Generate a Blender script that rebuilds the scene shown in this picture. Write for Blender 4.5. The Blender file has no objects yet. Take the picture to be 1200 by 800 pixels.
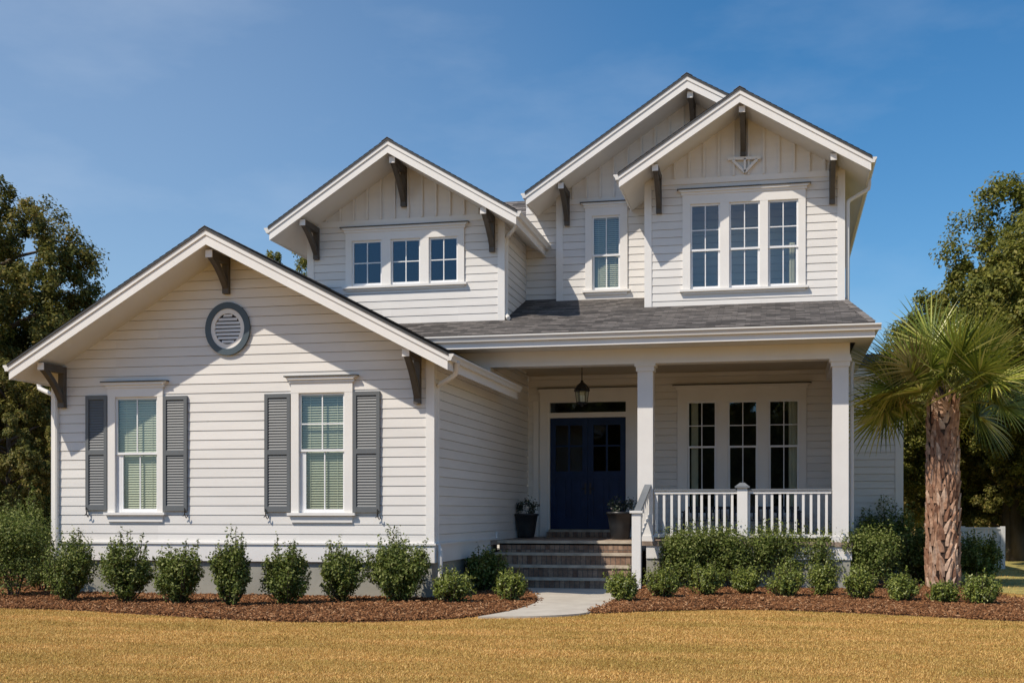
import bpy, math, random
import numpy as np
from mathutils import Vector, Matrix

# ------------------------------------------------------------------ camera, sky, sun, exposure
scene = bpy.context.scene
FPX = 1440.0                       # focal length in photograph pixels (photo 1200 wide)
YAW = math.atan(315.0 / FPX)
HCAM = 1.6
HOR = 600.0
cam_d = bpy.data.cameras.new("camera")
cam = bpy.data.objects.new("camera", cam_d)
scene.collection.objects.link(cam)
cam.location = (0, 0, HCAM)
cam.rotation_euler = (math.radians(90), 0, YAW)
cam_d.sensor_width = 36.0
cam_d.lens = 36.0 * FPX / 1200.0
cam_d.shift_y = (HOR - 400.0) / 1200.0
cam_d.clip_end = 3000.0
scene.camera = cam
scene.render.resolution_x = 1024
scene.render.resolution_y = 682

SUN_TO = Vector((0.80, 1.0, -1.55)).normalized()      # direction the light travels
SUN_EL = math.asin(-SUN_TO.z)
SUN_AZ = math.atan2(-SUN_TO.x, -SUN_TO.y)             # azimuth from +Y towards +X

world = bpy.data.worlds.new("World")
scene.world = world
world.use_nodes = True
wn = world.node_tree
wn.nodes.clear()
w_out = wn.nodes.new("ShaderNodeOutputWorld")
w_bg = wn.nodes.new("ShaderNodeBackground")
w_sky = wn.nodes.new("ShaderNodeTexSky")
w_sky.sky_type = 'NISHITA'
w_sky.sun_disc = False
w_sky.sun_elevation = SUN_EL
w_sky.sun_rotation = SUN_AZ % (2 * math.pi)
w_sky.air_density = 1.0
w_sky.dust_density = 0.6
w_sky.ozone_density = 4.5
w_bg.inputs['Strength'].default_value = 0.112
# thin high cloud veil mixed into the sky
w_tc = wn.nodes.new("ShaderNodeTexCoord")
w_map = wn.nodes.new("ShaderNodeMapping")
w_map.inputs['Scale'].default_value = (2.2, 2.2, 6.0)
w_noi = wn.nodes.new("ShaderNodeTexNoise")
w_noi.inputs['Scale'].default_value = 1.6
w_noi.inputs['Detail'].default_value = 7.0
w_noi.inputs['Roughness'].default_value = 0.55
w_rmp = wn.nodes.new("ShaderNodeValToRGB")
w_rmp.color_ramp.elements[0].position = 0.50
w_rmp.color_ramp.elements[1].position = 0.85
w_rmp.color_ramp.elements[0].color = (0, 0, 0, 1)
w_rmp.color_ramp.elements[1].color = (0.16, 0.16, 0.16, 1)
w_mix = wn.nodes.new("ShaderNodeMix")
w_mix.data_type = 'RGBA'
w_mix.inputs[7].default_value = (7.5, 8.0, 8.6, 1)
wn.links.new(w_tc.outputs['Generated'], w_map.inputs['Vector'])
wn.links.new(w_map.outputs['Vector'], w_noi.inputs['Vector'])
wn.links.new(w_noi.outputs['Fac'], w_rmp.inputs['Fac'])
# the air is hazier towards the left of the view, where the sun stands behind the left shoulder
w_nrm = wn.nodes.new("ShaderNodeVectorMath"); w_nrm.operation = 'DOT_PRODUCT'
w_nrm.inputs[1].default_value = Vector((-0.80, 0.60, 0.10)).normalized()
w_mr = wn.nodes.new("ShaderNodeMapRange"); w_mr.interpolation_type = 'SMOOTHSTEP'
w_mr.inputs['From Min'].default_value = 0.60
w_mr.inputs['From Max'].default_value = 1.0
w_mr.inputs['To Min'].default_value = 0.0
w_mr.inputs['To Max'].default_value = 0.19
w_add = wn.nodes.new("ShaderNodeMath"); w_add.operation = 'ADD'
w_hsv = wn.nodes.new("ShaderNodeHueSaturation")
w_hsv.inputs['Hue'].default_value = 0.496
w_hsv.inputs['Saturation'].default_value = 1.27
w_hsv.inputs['Value'].default_value = 1.0
wn.links.new(w_tc.outputs['Generated'], w_nrm.inputs[0])
wn.links.new(w_nrm.outputs['Value'], w_mr.inputs['Value'])
wn.links.new(w_mr.outputs['Result'], w_add.inputs[0])
wn.links.new(w_rmp.outputs['Color'], w_add.inputs[1])
wn.links.new(w_add.outputs['Value'], w_mix.inputs[0])
wn.links.new(w_sky.outputs['Color'], w_hsv.inputs['Color'])
wn.links.new(w_hsv.outputs['Color'], w_mix.inputs[6])
wn.links.new(w_mix.outputs[2], w_bg.inputs['Color'])
wn.links.new(w_bg.outputs['Background'], w_out.inputs['Surface'])

sun_d = bpy.data.lights.new("sun", 'SUN')
sun_d.energy = 3.95
sun_d.angle = math.radians(0.53)
sun_d.color = (1.0, 0.905, 0.775)
sun = bpy.data.objects.new("sun", sun_d)
scene.collection.objects.link(sun)
sun.location = (-30, -30, 60)
sun.rotation_euler = SUN_TO.to_track_quat('-Z', 'Y').to_euler()

vs = scene.view_settings
vs.view_transform = 'Standard'
vs.look = 'None'
vs.gamma = 1.0
vs.exposure = 0.11
try:
    vs.use_curve_mapping = False
except Exception:
    pass

# ------------------------------------------------------------------ projection helpers
CY, SY = math.cos(YAW), math.sin(YAW)

def ray(px, py):
    r = (px - 600.0) / FPX
    u = (HOR - py) / FPX
    return Vector((-SY + r * CY, CY + r * SY, u))

def U(px, py, Y):
    """point on the facade-parallel plane Y=const -> (x, z)"""
    d = ray(px, py)
    t = Y / d.y
    return d.x * t, HCAM + d.z * t

def UX(px, Y):
    return U(px, HOR, Y)[0]

def G(px, py, z=0.0):
    d = ray(px, py)
    t = (z - HCAM) / d.z
    return d.x * t, d.y * t

# ------------------------------------------------------------------ materials
def new_mat(name):
    m = bpy.data.materials.new(name)
    m.use_nodes = True
    nt = m.node_tree
    b = nt.nodes['Principled BSDF']
    return m, nt, b

def ramp(nt, stops):
    r = nt.nodes.new("ShaderNodeValToRGB")
    el = r.color_ramp.elements
    while len(el) < len(stops):
        el.new(0.5)
    for e, (p, c) in zip(el, stops):
        e.position = p
        e.color = (c[0], c[1], c[2], 1)
    return r

def noise(nt, scale, detail=4.0, rough=0.55, coord='Object', mscale=None):
    tc = nt.nodes.new("ShaderNodeTexCoord")
    n = nt.nodes.new("ShaderNodeTexNoise")
    n.inputs['Scale'].default_value = scale
    n.inputs['Detail'].default_value = detail
    n.inputs['Roughness'].default_value = rough
    if mscale:
        mp = nt.nodes.new("ShaderNodeMapping")
        mp.inputs['Scale'].default_value = mscale
        nt.links.new(tc.outputs[coord], mp.inputs['Vector'])
        nt.links.new(mp.outputs['Vector'], n.inputs['Vector'])
    else:
        nt.links.new(tc.outputs[coord], n.inputs['Vector'])
    return n

def add_bump(nt, b, src, strength=0.3, dist=0.01):
    bp = nt.nodes.new("ShaderNodeBump")
    bp.inputs['Strength'].default_value = strength
    bp.inputs['Distance'].default_value = dist
    nt.links.new(src, bp.inputs['Height'])
    nt.links.new(bp.outputs['Normal'], b.inputs['Normal'])

def paint(name, col, rough=0.55, var=0.06, scale=1.3, bump=0.08, mscale=None, fine=40.0):
    m, nt, b = new_mat(name)
    n = noise(nt, scale, 6.0, 0.6, mscale=mscale)
    lo = [c * (1 - var) for c in col]
    hi = [min(1, c * (1 + var)) for c in col]
    r = ramp(nt, [(0.35, lo), (0.65, hi)])
    nt.links.new(n.outputs['Fac'], r.inputs['Fac'])
    nt.links.new(r.outputs['Color'], b.inputs['Base Color'])
    b.inputs['Roughness'].default_value = rough
    if bump:
        n2 = noise(nt, fine, 4.0, 0.6, mscale=mscale)
        add_bump(nt, b, n2.outputs['Fac'], bump, 0.004)
    return m

M = {}
M['siding'] = paint('siding_paint', (0.765, 0.738, 0.697), 0.6, 0.035, 0.8, 0.12, (1, 1, 6), 14.0)
def board_variation(m, amt):
    nt = m.node_tree
    b = nt.nodes['Principled BSDF']
    src = b.inputs['Base Color'].links[0].from_socket
    geo = nt.nodes.new("ShaderNodeNewGeometry")
    r = ramp(nt, [(0.0, (1 - amt,) * 3), (1.0, (1.0, 1.0, 1.0))])
    nt.links.new(geo.outputs['Random Per Island'], r.inputs['Fac'])
    mx = nt.nodes.new("ShaderNodeMix"); mx.data_type = 'RGBA'; mx.blend_type = 'MULTIPLY'
    mx.inputs[0].default_value = 1.0
    nt.links.new(src, mx.inputs[6]); nt.links.new(r.outputs['Color'], mx.inputs[7])
    nt.links.new(mx.outputs[2], b.inputs['Base Color'])
board_variation(M['siding'], 0.06)
M['trim'] = paint('trim_paint', (0.80, 0.775, 0.735), 0.45, 0.03, 1.5, 0.05)
M['soffit'] = paint('soffit_paint', (0.74, 0.72, 0.68), 0.6, 0.03, 1.0, 0.05)
M['gutter'] = paint('gutter_enamel', (0.74, 0.715, 0.67), 0.35, 0.03, 1.0, 0.02)
M['sash'] = paint('sash_vinyl', (0.82, 0.82, 0.82), 0.35, 0.02, 2.0, 0.0)
M['bracket'] = paint('bracket_stain', (0.085, 0.074, 0.062), 0.6, 0.18, 3.0, 0.2, (1, 1, 0.2))
M['shutter'] = paint('shutter_paint', (0.128, 0.137, 0.142), 0.5, 0.05, 2.0, 0.05)
M['vent'] = paint('vent_ring_paint', (0.065, 0.092, 0.112), 0.5, 0.05, 3.0, 0.05)
M['iron'] = paint('dark_iron', (0.02, 0.019, 0.018), 0.4, 0.1, 5.0, 0.05)
M['foundation'] = paint('foundation_stucco', (0.33, 0.32, 0.27), 0.9, 0.12, 1.6, 0.4, None, 30.0)
M['rail'] = paint('handrail_grey', (0.16, 0.175, 0.19), 0.45, 0.08, 3.0, 0.05)
M['door'] = paint('navy_door_paint', (0.010, 0.027, 0.078), 0.35, 0.15, 3.0, 0.04)
M['flash_and_shade'] = paint('dark_flashing_and_edge_shade', (0.05, 0.048, 0.046), 0.45, 0.1, 3.0, 0.0)  # drip caps; also the painted shadow line along the roof edges
M['door'].node_tree.nodes['Principled BSDF'].inputs['Specular IOR Level'].default_value = 0.2
M['blind'] = paint('blind_slats', (0.56, 0.55, 0.43), 0.55, 0.05, 2.0, 0.0)
M['curtain'] = paint('curtain_cloth', (0.78, 0.75, 0.66), 0.85, 0.06, 3.0, 0.1)
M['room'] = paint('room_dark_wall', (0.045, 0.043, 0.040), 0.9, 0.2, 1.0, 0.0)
M['ceiling'] = paint('porch_ceiling_paint', (0.50, 0.42, 0.30), 0.6, 0.04, 1.0, 0.04)
M['floor'] = paint('porch_floor_brick', (0.30, 0.225, 0.17), 0.8, 0.25, 8.0, 0.3)
M['pot'] = paint('dark_glazed_pot', (0.025, 0.027, 0.03), 0.35, 0.2, 6.0, 0.1)
M['bench'] = paint('dark_bench_paint', (0.012, 0.018, 0.035), 0.4, 0.15, 4.0, 0.05)
M['soil'] = paint('potting_soil', (0.03, 0.022, 0.016), 0.95, 0.3, 30.0, 0.4)
M['fence'] = paint('fence_vinyl', (0.62, 0.62, 0.62), 0.5, 0.05, 2.0, 0.03)
M['concrete'] = None

def make_glass(name='window_glass', ior=1.9, tint=(0.87, 0.92, 0.88, 1)):
    m, nt, b = new_mat(name)
    nt.nodes.remove(b)
    out = nt.nodes['Material Output']
    gl = nt.nodes.new("ShaderNodeBsdfGlossy")
    gl.inputs['Roughness'].default_value = 0.015
    gl.inputs['Color'].default_value = (0.66, 0.84, 1.0, 1)
    tr = nt.nodes.new("ShaderNodeBsdfTransparent")
    tr.inputs['Color'].default_value = tint
    fr = nt.nodes.new("ShaderNodeFresnel")
    gm = nt.nodes.new("ShaderNodeNewGeometry")
    mi = nt.nodes.new("ShaderNodeMix")
    mi.inputs[2].default_value = ior
    mi.inputs[3].default_value = 1.0 / ior
    nt.links.new(gm.outputs['Backfacing'], mi.inputs[0])
    nt.links.new(mi.outputs[0], fr.inputs['IOR'])
    n = noise(nt, 0.9, 1.0)
    bp = nt.nodes.new("ShaderNodeBump")
    bp.inputs['Strength'].default_value = 0.02
    bp.inputs['Distance'].default_value = 0.05
    nt.links.new(n.outputs['Fac'], bp.inputs['Height'])
    nt.links.new(bp.outputs['Normal'], gl.inputs['Normal'])
    mx = nt.nodes.new("ShaderNodeMixShader")
    nt.links.new(fr.outputs['Fac'], mx.inputs['Fac'])
    nt.links.new(tr.outputs['BSDF'], mx.inputs[1])
    nt.links.new(gl.outputs['BSDF'], mx.inputs[2])
    nt.links.new(mx.outputs['Shader'], out.inputs['Surface'])
    return m
M['glass'] = make_glass()
M['door_glass'] = make_glass('door_glass', 1.4, (0.55, 0.42, 0.2, 1))

def make_shingle():
    m, nt, b = new_mat('roof_shingle')
    uv = nt.nodes.new("ShaderNodeTexCoord")
    br = nt.nodes.new("ShaderNodeTexBrick")
    br.offset = 0.37
    br.offset_frequency = 2
    br.squash = 1.0
    br.inputs['Scale'].default_value = 1.0
    br.inputs['Brick Width'].default_value = 0.30
    br.inputs['Row Height'].default_value = 0.14
    br.inputs['Mortar Size'].default_value = 0.004
    br.inputs['Bias'].default_value = 0.0
    br.inputs['Color1'].default_value = (0.062, 0.056, 0.053, 1)
    br.inputs['Color2'].default_value = (0.225, 0.205, 0.190, 1)
    br.inputs['Mortar'].default_value = (0.04, 0.038, 0.036, 1)
    nt.links.new(uv.outputs['UV'], br.inputs['Vector'])
    n = noise(nt, 6.0, 8.0, 0.7)
    r = ramp(nt, [(0.3, (0.65, 0.65, 0.66)), (0.7, (1.25, 1.22, 1.2))])
    nt.links.new(n.outputs['Fac'], r.inputs['Fac'])
    mx = nt.nodes.new("ShaderNodeMix")
    mx.data_type = 'RGBA'
    mx.blend_type = 'MULTIPLY'
    mx.inputs[0].default_value = 1.0
    nt.links.new(br.outputs['Color'], mx.inputs[6])
    nt.links.new(r.outputs['Color'], mx.inputs[7])
    nt.links.new(mx.outputs[2], b.inputs['Base Color'])
    b.inputs['Roughness'].default_value = 0.9
    n2 = noise(nt, 90.0, 3.0, 0.7)
    add_bump(nt, b, n2.outputs['Fac'], 0.5, 0.006)
    return m
M['shingle'] = make_shingle()

def make_brick():
    m, nt, b = new_mat('step_brick')
    uv = nt.nodes.new("ShaderNodeTexCoord")
    br = nt.nodes.new("ShaderNodeTexBrick")
    br.offset = 0.0
    br.inputs['Scale'].default_value = 1.0
    br.inputs['Brick Width'].default_value = 0.105
    br.inputs['Row Height'].default_value = 0.40
    br.inputs['Mortar Size'].default_value = 0.007
    br.inputs['Color1'].default_value = (0.17, 0.095, 0.06, 1)
    br.inputs['Color2'].default_value = (0.36, 0.25, 0.175, 1)
    br.inputs['Mortar'].default_value = (0.10, 0.09, 0.08, 1)
    nt.links.new(uv.outputs['UV'], br.inputs['Vector'])
    n = noise(nt, 14.0, 6.0, 0.7)
    r = ramp(nt, [(0.3, (0.6, 0.6, 0.62)), (0.7, (1.3, 1.25, 1.2))])
    nt.links.new(n.outputs['Fac'], r.inputs['Fac'])
    mx = nt.nodes.new("ShaderNodeMix")
    mx.data_type = 'RGBA'
    mx.blend_type = 'MULTIPLY'
    mx.inputs[0].default_value = 1.0
    nt.links.new(br.outputs['Color'], mx.inputs[6])
    nt.links.new(r.outputs['Color'], mx.inputs[7])
    nt.links.new(mx.outputs[2], b.inputs['Base Color'])
    b.inputs['Roughness'].default_value = 0.85
    add_bump(nt, b, br.outputs['Fac'], -0.6, 0.008)
    return m
M['brick'] = make_brick()
M['tread'] = paint('tread_stone', (0.46, 0.39, 0.30), 0.85, 0.22, 5.0, 0.3, (1, 1, 1), 40.0)

def make_ground():
    m, nt, b = new_mat('dormant_lawn')
    big = noise(nt, 0.35, 5.0, 0.6, mscale=(1.0, 2.2, 1))
    fine = noise(nt, 26.0, 8.0, 0.75)
    r1 = ramp(nt, [(0.25, (0.24, 0.135, 0.034)), (0.5, (0.42, 0.245, 0.07)), (0.75, (0.56, 0.35, 0.115))])
    nt.links.new(fine.outputs['Fac'], r1.inputs['Fac'])
    r2 = ramp(nt, [(0.3, (0.78, 0.80, 0.66)), (0.65, (1.08, 1.05, 1.03))])
    nt.links.new(big.outputs['Fac'], r2.inputs['Fac'])
    mx = nt.nodes.new("ShaderNodeMix")
    mx.data_type = 'RGBA'
    mx.blend_type = 'MULTIPLY'
    mx.inputs[0].default_value = 1.0
    nt.links.new(r1.outputs['Color'], mx.inputs[6])
    nt.links.new(r2.outputs['Color'], mx.inputs[7])
    nt.links.new(mx.outputs[2], b.inputs['Base Color'])
    b.inputs['Roughness'].default_value = 0.95
    b.inputs['Specular IOR Level'].default_value = 0.15
    add_bump(nt, b, fine.outputs['Fac'], 0.8, 0.03)
    return m
M['ground'] = make_ground()
M['green_lawn'] = paint('side_lawn_grass', (0.36, 0.30, 0.085), 0.95, 0.25, 3.0, 0.8)
M['litter'] = paint('leaf_litter', (0.15, 0.095, 0.05), 0.95, 0.35, 5.0, 0.8)

def island_mat(name, stops, rough=0.6, translucent=0.0, spec=0.3, tcol=None, big=None, bscale=None):
    m, nt, b = new_mat(name)
    geo = nt.nodes.new("ShaderNodeNewGeometry")
    r = ramp(nt, stops)
    nt.links.new(geo.outputs['Random Per Island'], r.inputs['Fac'])
    col = r.outputs['Color']
    if big:
        n = noise(nt, big[0], 5.0, 0.62, mscale=bscale)
        r2 = ramp(nt, [(0.35, big[1]), (0.65, big[2])])
        nt.links.new(n.outputs['Fac'], r2.inputs['Fac'])
        mx = nt.nodes.new("ShaderNodeMix")
        mx.data_type = 'RGBA'
        mx.blend_type = 'MULTIPLY'
        mx.inputs[0].default_value = 1.0
        nt.links.new(col, mx.inputs[6])
        nt.links.new(r2.outputs['Color'], mx.inputs[7])
        col = mx.outputs[2]
    nt.links.new(col, b.inputs['Base Color'])
    b.inputs['Roughness'].default_value = rough
    b.inputs['Specular IOR Level'].default_value = spec
    if translucent:
        out = nt.nodes['Material Output']
        tl = nt.nodes.new("ShaderNodeBsdfTranslucent")
        nt.links.new(col, tl.inputs['Color'])
        ms = nt.nodes.new("ShaderNodeMixShader")
        ms.inputs['Fac'].default_value = translucent
        nt.links.new(b.outputs['BSDF'], ms.inputs[1])
        nt.links.new(tl.outputs['BSDF'], ms.inputs[2])
        nt.links.new(ms.outputs['Shader'], out.inputs['Surface'])
    return m

M['blade'] = island_mat('grass_blade', [(0.0, (0.35, 0.195, 0.055)), (0.4, (0.65, 0.39, 0.125)), (0.8, (0.84, 0.57, 0.24)), (0.97, (0.38, 0.30, 0.07))],
                        0.8, 0.15, 0.15, bscale=(0.5, 1.5, 1), big=(0.9, (0.74, 0.79, 0.62), (1.18, 1.12, 1.10)))
M['chip'] = island_mat('mulch_chip', [(0.0, (0.075, 0.030, 0.012)), (0.5, (0.185, 0.078, 0.030)), (0.85, (0.31, 0.14, 0.057)), (1.0, (0.50, 0.30, 0.16))], 0.9, 0, 0.2)
M['mulch'] = paint('mulch_base', (0.11, 0.048, 0.024), 0.95, 0.4, 20.0, 0.6)
M['leaf_dark'] = island_mat('shrub_leaf_dark', [(0.0, (0.055, 0.080, 0.014)), (0.6, (0.145, 0.188, 0.032)), (1.0, (0.36, 0.38, 0.13))], 0.55, 0.3, 0.25)
M['leaf_mid'] = island_mat('shrub_leaf_mid', [(0.0, (0.09, 0.12, 0.020)), (0.6, (0.20, 0.245, 0.038)), (1.0, (0.37, 0.385, 0.09))], 0.45, 0.22, 0.45)
M['leaf_pot'] = island_mat('potted_leaf', [(0.0, (0.03, 0.05, 0.03)), (0.7, (0.07, 0.10, 0.06)), (1.0, (0.25, 0.2, 0.2))], 0.5, 0.2, 0.4)
M['leaf_tree'] = island_mat('tree_leaf', [(0.0, (0.080, 0.088, 0.022)), (0.5, (0.19, 0.185, 0.042)), (0.85, (0.28, 0.25, 0.065)), (1.0, (0.38, 0.27, 0.10))], 0.55, 0.4, 0.3,
                            big=(0.5, (0.75, 0.85, 0.8), (1.2, 1.1, 1.0)))
M['leaf_oak'] = island_mat('oak_leaf', [(0.0, (0.085, 0.098, 0.018)), (0.5, (0.215, 0.215, 0.038)), (0.9, (0.33, 0.30, 0.065)), (1.0, (0.40, 0.32, 0.10))], 0.55, 0.4, 0.3,
                           big=(0.5, (0.75, 0.85, 0.8), (1.15, 1.1, 0.95)))
M['bark'] = paint('tree_bark', (0.11, 0.085, 0.062), 0.95, 0.3, 5.0, 0.8, (1, 1, 0.25), 18.0)
M['stem'] = paint('shrub_stem', (0.075, 0.055, 0.038), 0.9, 0.3, 10.0, 0.3)
M['frond'] = island_mat('palm_leaflet', [(0.0, (0.055, 0.085, 0.012)), (0.4, (0.20, 0.245, 0.030)), (0.8, (0.41, 0.42, 0.07)), (1.0, (0.54, 0.48, 0.18))], 0.36, 0.18, 0.45)
M['deadfrond'] = island_mat('dry_leaflet', [(0.0, (0.20, 0.15, 0.05)), (0.5, (0.33, 0.26, 0.09)), (1.0, (0.46, 0.37, 0.17))], 0.7, 0.15, 0.2)
M['petiole'] = paint('palm_petiole', (0.20, 0.20, 0.05), 0.5, 0.2, 5.0, 0.0)
M['boot'] = island_mat('palm_boot', [(0.0, (0.28, 0.15, 0.095)), (0.5, (0.48, 0.30, 0.20)), (1.0, (0.66, 0.50, 0.38))], 0.9, 0, 0.15, big=(9.0, (0.55, 0.5, 0.48), (1.15, 1.12, 1.1)))
M['palmcore'] = paint('palm_core', (0.07, 0.042, 0.028), 0.95, 0.3, 12.0, 0.6)

def make_concrete():
    m, nt, b = new_mat('walk_concrete')
    n = noise(nt, 2.0, 8.0, 0.65)
    r = ramp(nt, [(0.3, (0.45, 0.40, 0.325)), (0.7, (0.58, 0.525, 0.435))])
    nt.links.new(n.outputs['Fac'], r.inputs['Fac'])
    nt.links.new(r.outputs['Color'], b.inputs['Base Color'])
    b.inputs['Roughness'].default_value = 0.9
    n2 = noise(nt, 60.0, 4.0, 0.7)
    add_bump(nt, b, n2.outputs['Fac'], 0.3, 0.004)
    return m
M['concrete'] = make_concrete()

# ------------------------------------------------------------------ object helpers
COL = scene.collection

def tag(o, label=None, cat=None, group=None, kind=None):
    if label: o['label'] = label
    if cat: o['category'] = cat
    if group: o['group'] = group
    if kind: o['kind'] = kind
    return o

def empty(name, loc, label=None, cat=None, group=None):
    o = bpy.data.objects.new(name, None)
    COL.objects.link(o)
    o.location = loc
    o.empty_display_size = 0.3
    return tag(o, label, cat, group)

class MB:
    def __init__(s):
        s.v = []; s.f = []; s.uv = []
    def face(s, pts, uvs=None):
        i = len(s.v)
        s.v.extend([tuple(p) for p in pts])
        s.f.append(list(range(i, i + len(pts))))
        s.uv.extend(uvs if uvs else [(p[0] + p[1], p[2]) for p in pts])
    def box(s, x0, x1, y0, y1, z0, z1):
        if x0 > x1: x0, x1 = x1, x0
        if y0 > y1: y0, y1 = y1, y0
        if z0 > z1: z0, z1 = z1, z0
        a = [(x0, y0, z0), (x1, y0, z0), (x1, y1, z0), (x0, y1, z0), (x0, y0, z1), (x1, y0, z1), (x1, y1, z1), (x0, y1, z1)]
        for q in ((3, 2, 1, 0), (4, 5, 6, 7), (0, 1, 5, 4), (1, 2, 6, 5), (2, 3, 7, 6), (3, 0, 4, 7)):
            s.face([a[k] for k in q])
        return s
    def prism(s, poly, vec):
        """poly: 3D points (convex or simple), extruded by vec"""
        vec = Vector(vec)
        a = [Vector(p) for p in poly]
        b = [p + vec for p in a]
        s.face(a[::-1]); s.face(b)
        n = len(a)
        for i in range(n):
            j = (i + 1) % n
            s.face([a[i], a[j], b[j], b[i]])
        return s
    def prism_xz(s, poly, y0, y1):
        return s.prism([(x, y0, z) for x, z in poly], (0, y1 - y0, 0))
    def prism_yz(s, poly, x0, x1):
        return s.prism([(x0, y, z) for y, z in poly], (x1 - x0, 0, 0))
    def tube(s, pts, rad, n=8, caps=True, squash=None):
        pts = [Vector(p) for p in pts]
        if not hasattr(rad, '__len__'): rad = [rad] * len(pts)
        rings = []
        up = None
        for i, p in enumerate(pts):
            if i == 0: t = pts[1] - pts[0]
            elif i == len(pts) - 1: t = pts[-1] - pts[-2]
            else: t = (pts[i + 1] - pts[i]).normalized() + (pts[i] - pts[i - 1]).normalized()
            t.normalize()
            if up is None:
                up = Vector((0, 1, 0)) if abs(t.y) < 0.9 else Vector((1, 0, 0))
            a = (up - t * up.dot(t)).normalized()
            b = t.cross(a)
            up = a
            ring = []
            for k in range(n):
                an = 2 * math.pi * (k + 0.5) / n
                ring.append(p + (a * math.cos(an) + b * math.sin(an)) * rad[i])
            rings.append(ring)
        base = len(s.v)
        for r in rings:
            s.v.extend([tuple(q) for q in r])
        def addf(idx):
            s.f.append(idx)
            s.uv.extend([(s.v[k][0] + s.v[k][1], s.v[k][2]) for k in idx])
        for i in range(len(rings) - 1):
            for k in range(n):
                k2 = (k + 1) % n
                addf([base + i * n + k, base + i * n + k2, base + (i + 1) * n + k2, base + (i + 1) * n + k])
        if caps:
            addf([base + k for k in range(n)][::-1])
            addf([base + (len(rings) - 1) * n + k for k in range(n)])
        return s
    def lathe(s, c, prof, n=24, sx=1.0, sy=1.0):
        base = len(s.v)
        for r, z in prof:
            for k in range(n):
                an = 2 * math.pi * k / n
                s.v.append((c[0] + r * sx * math.cos(an), c[1] + r * sy * math.sin(an), c[2] + z))
        def addf(idx):
            s.f.append(idx)
            s.uv.extend([(s.v[k][0] + s.v[k][1], s.v[k][2]) for k in idx])
        for i in range(len(prof) - 1):
            for k in range(n):
                k2 = (k + 1) % n
                addf([base + i * n + k, base + i * n + k2, base + (i + 1) * n + k2, base + (i + 1) * n + k])
        addf([base + k for k in range(n)][::-1])
        addf([base + (len(prof) - 1) * n + k for k in range(n)])
        return s
    def build(s, name, mat, parent=None, bevel=0.0, smooth=False, off=None):
        """verts are world coordinates; parent chain offsets are removed"""
        me = bpy.data.meshes.new(name)
        v = s.v
        if off is not None:
            v = [(p[0] - off[0], p[1] - off[1], p[2] - off[2]) for p in v]
        me.from_pydata(v, [], s.f)
        uvl = me.uv_layers.new(name="UVMap")
        uvl.data.foreach_set('uv', np.array(s.uv, dtype=np.float32).ravel())
        me.materials.append(M[mat] if isinstance(mat, str) else mat)
        if smooth:
            me.polygons.foreach_set('use_smooth', [True] * len(me.polygons))
        me.update()
        o = bpy.data.objects.new(name, me)
        COL.objects.link(o)
        if off is not None and parent is None:
            o.location = off
        if parent is not None:
            o.parent = parent
            if off is None and parent.parent is None and parent.type == 'EMPTY':
                o.location = tuple(-c for c in parent.location)
        if bevel:
            md = o.modifiers.new("bevel", 'BEVEL')
            md.width = bevel
            md.segments = 1
            md.limit_method = 'ANGLE'
            md.angle_limit = math.radians(40)
        return o

def clip(poly, axis, val, keep_less):
    out = []
    n = len(poly)
    for i in range(n):
        a, b = poly[i], poly[(i + 1) % n]
        ia = a[axis] <= val if keep_less else a[axis] >= val
        ib = b[axis] <= val if keep_less else b[axis] >= val
        if ia: out.append(a)
        if ia != ib:
            t = (val - a[axis]) / (b[axis] - a[axis])
            p = [a[0] + t * (b[0] - a[0]), a[1] + t * (b[1] - a[1])]
            p[axis] = val
            out.append(tuple(p))
    return out

def pieces(poly, holes):
    xs = sorted({h[0] for h in holes} | {h[1] for h in holes})
    lo = min(p[0] for p in poly) - 1
    hi = max(p[0] for p in poly) + 1
    edges = [lo] + xs + [hi]
    res = []
    for a, b in zip(edges[:-1], edges[1:]):
        q = clip(clip(poly, 0, a, False), 0, b, True)
        if len(q) < 3: continue
        m = (a + b) / 2
        hs = sorted([(h[2], h[3]) for h in holes if h[0] < m < h[1]])
        if not hs:
            res.append(q); continue
        z = -1e6
        for z0, z1 in hs + [(1e6, 1e6)]:
            r = clip(clip(q, 1, z, False), 1, z0, True)
            if len(r) >= 3: res.append(r)
            z = z1
    return res

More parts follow.
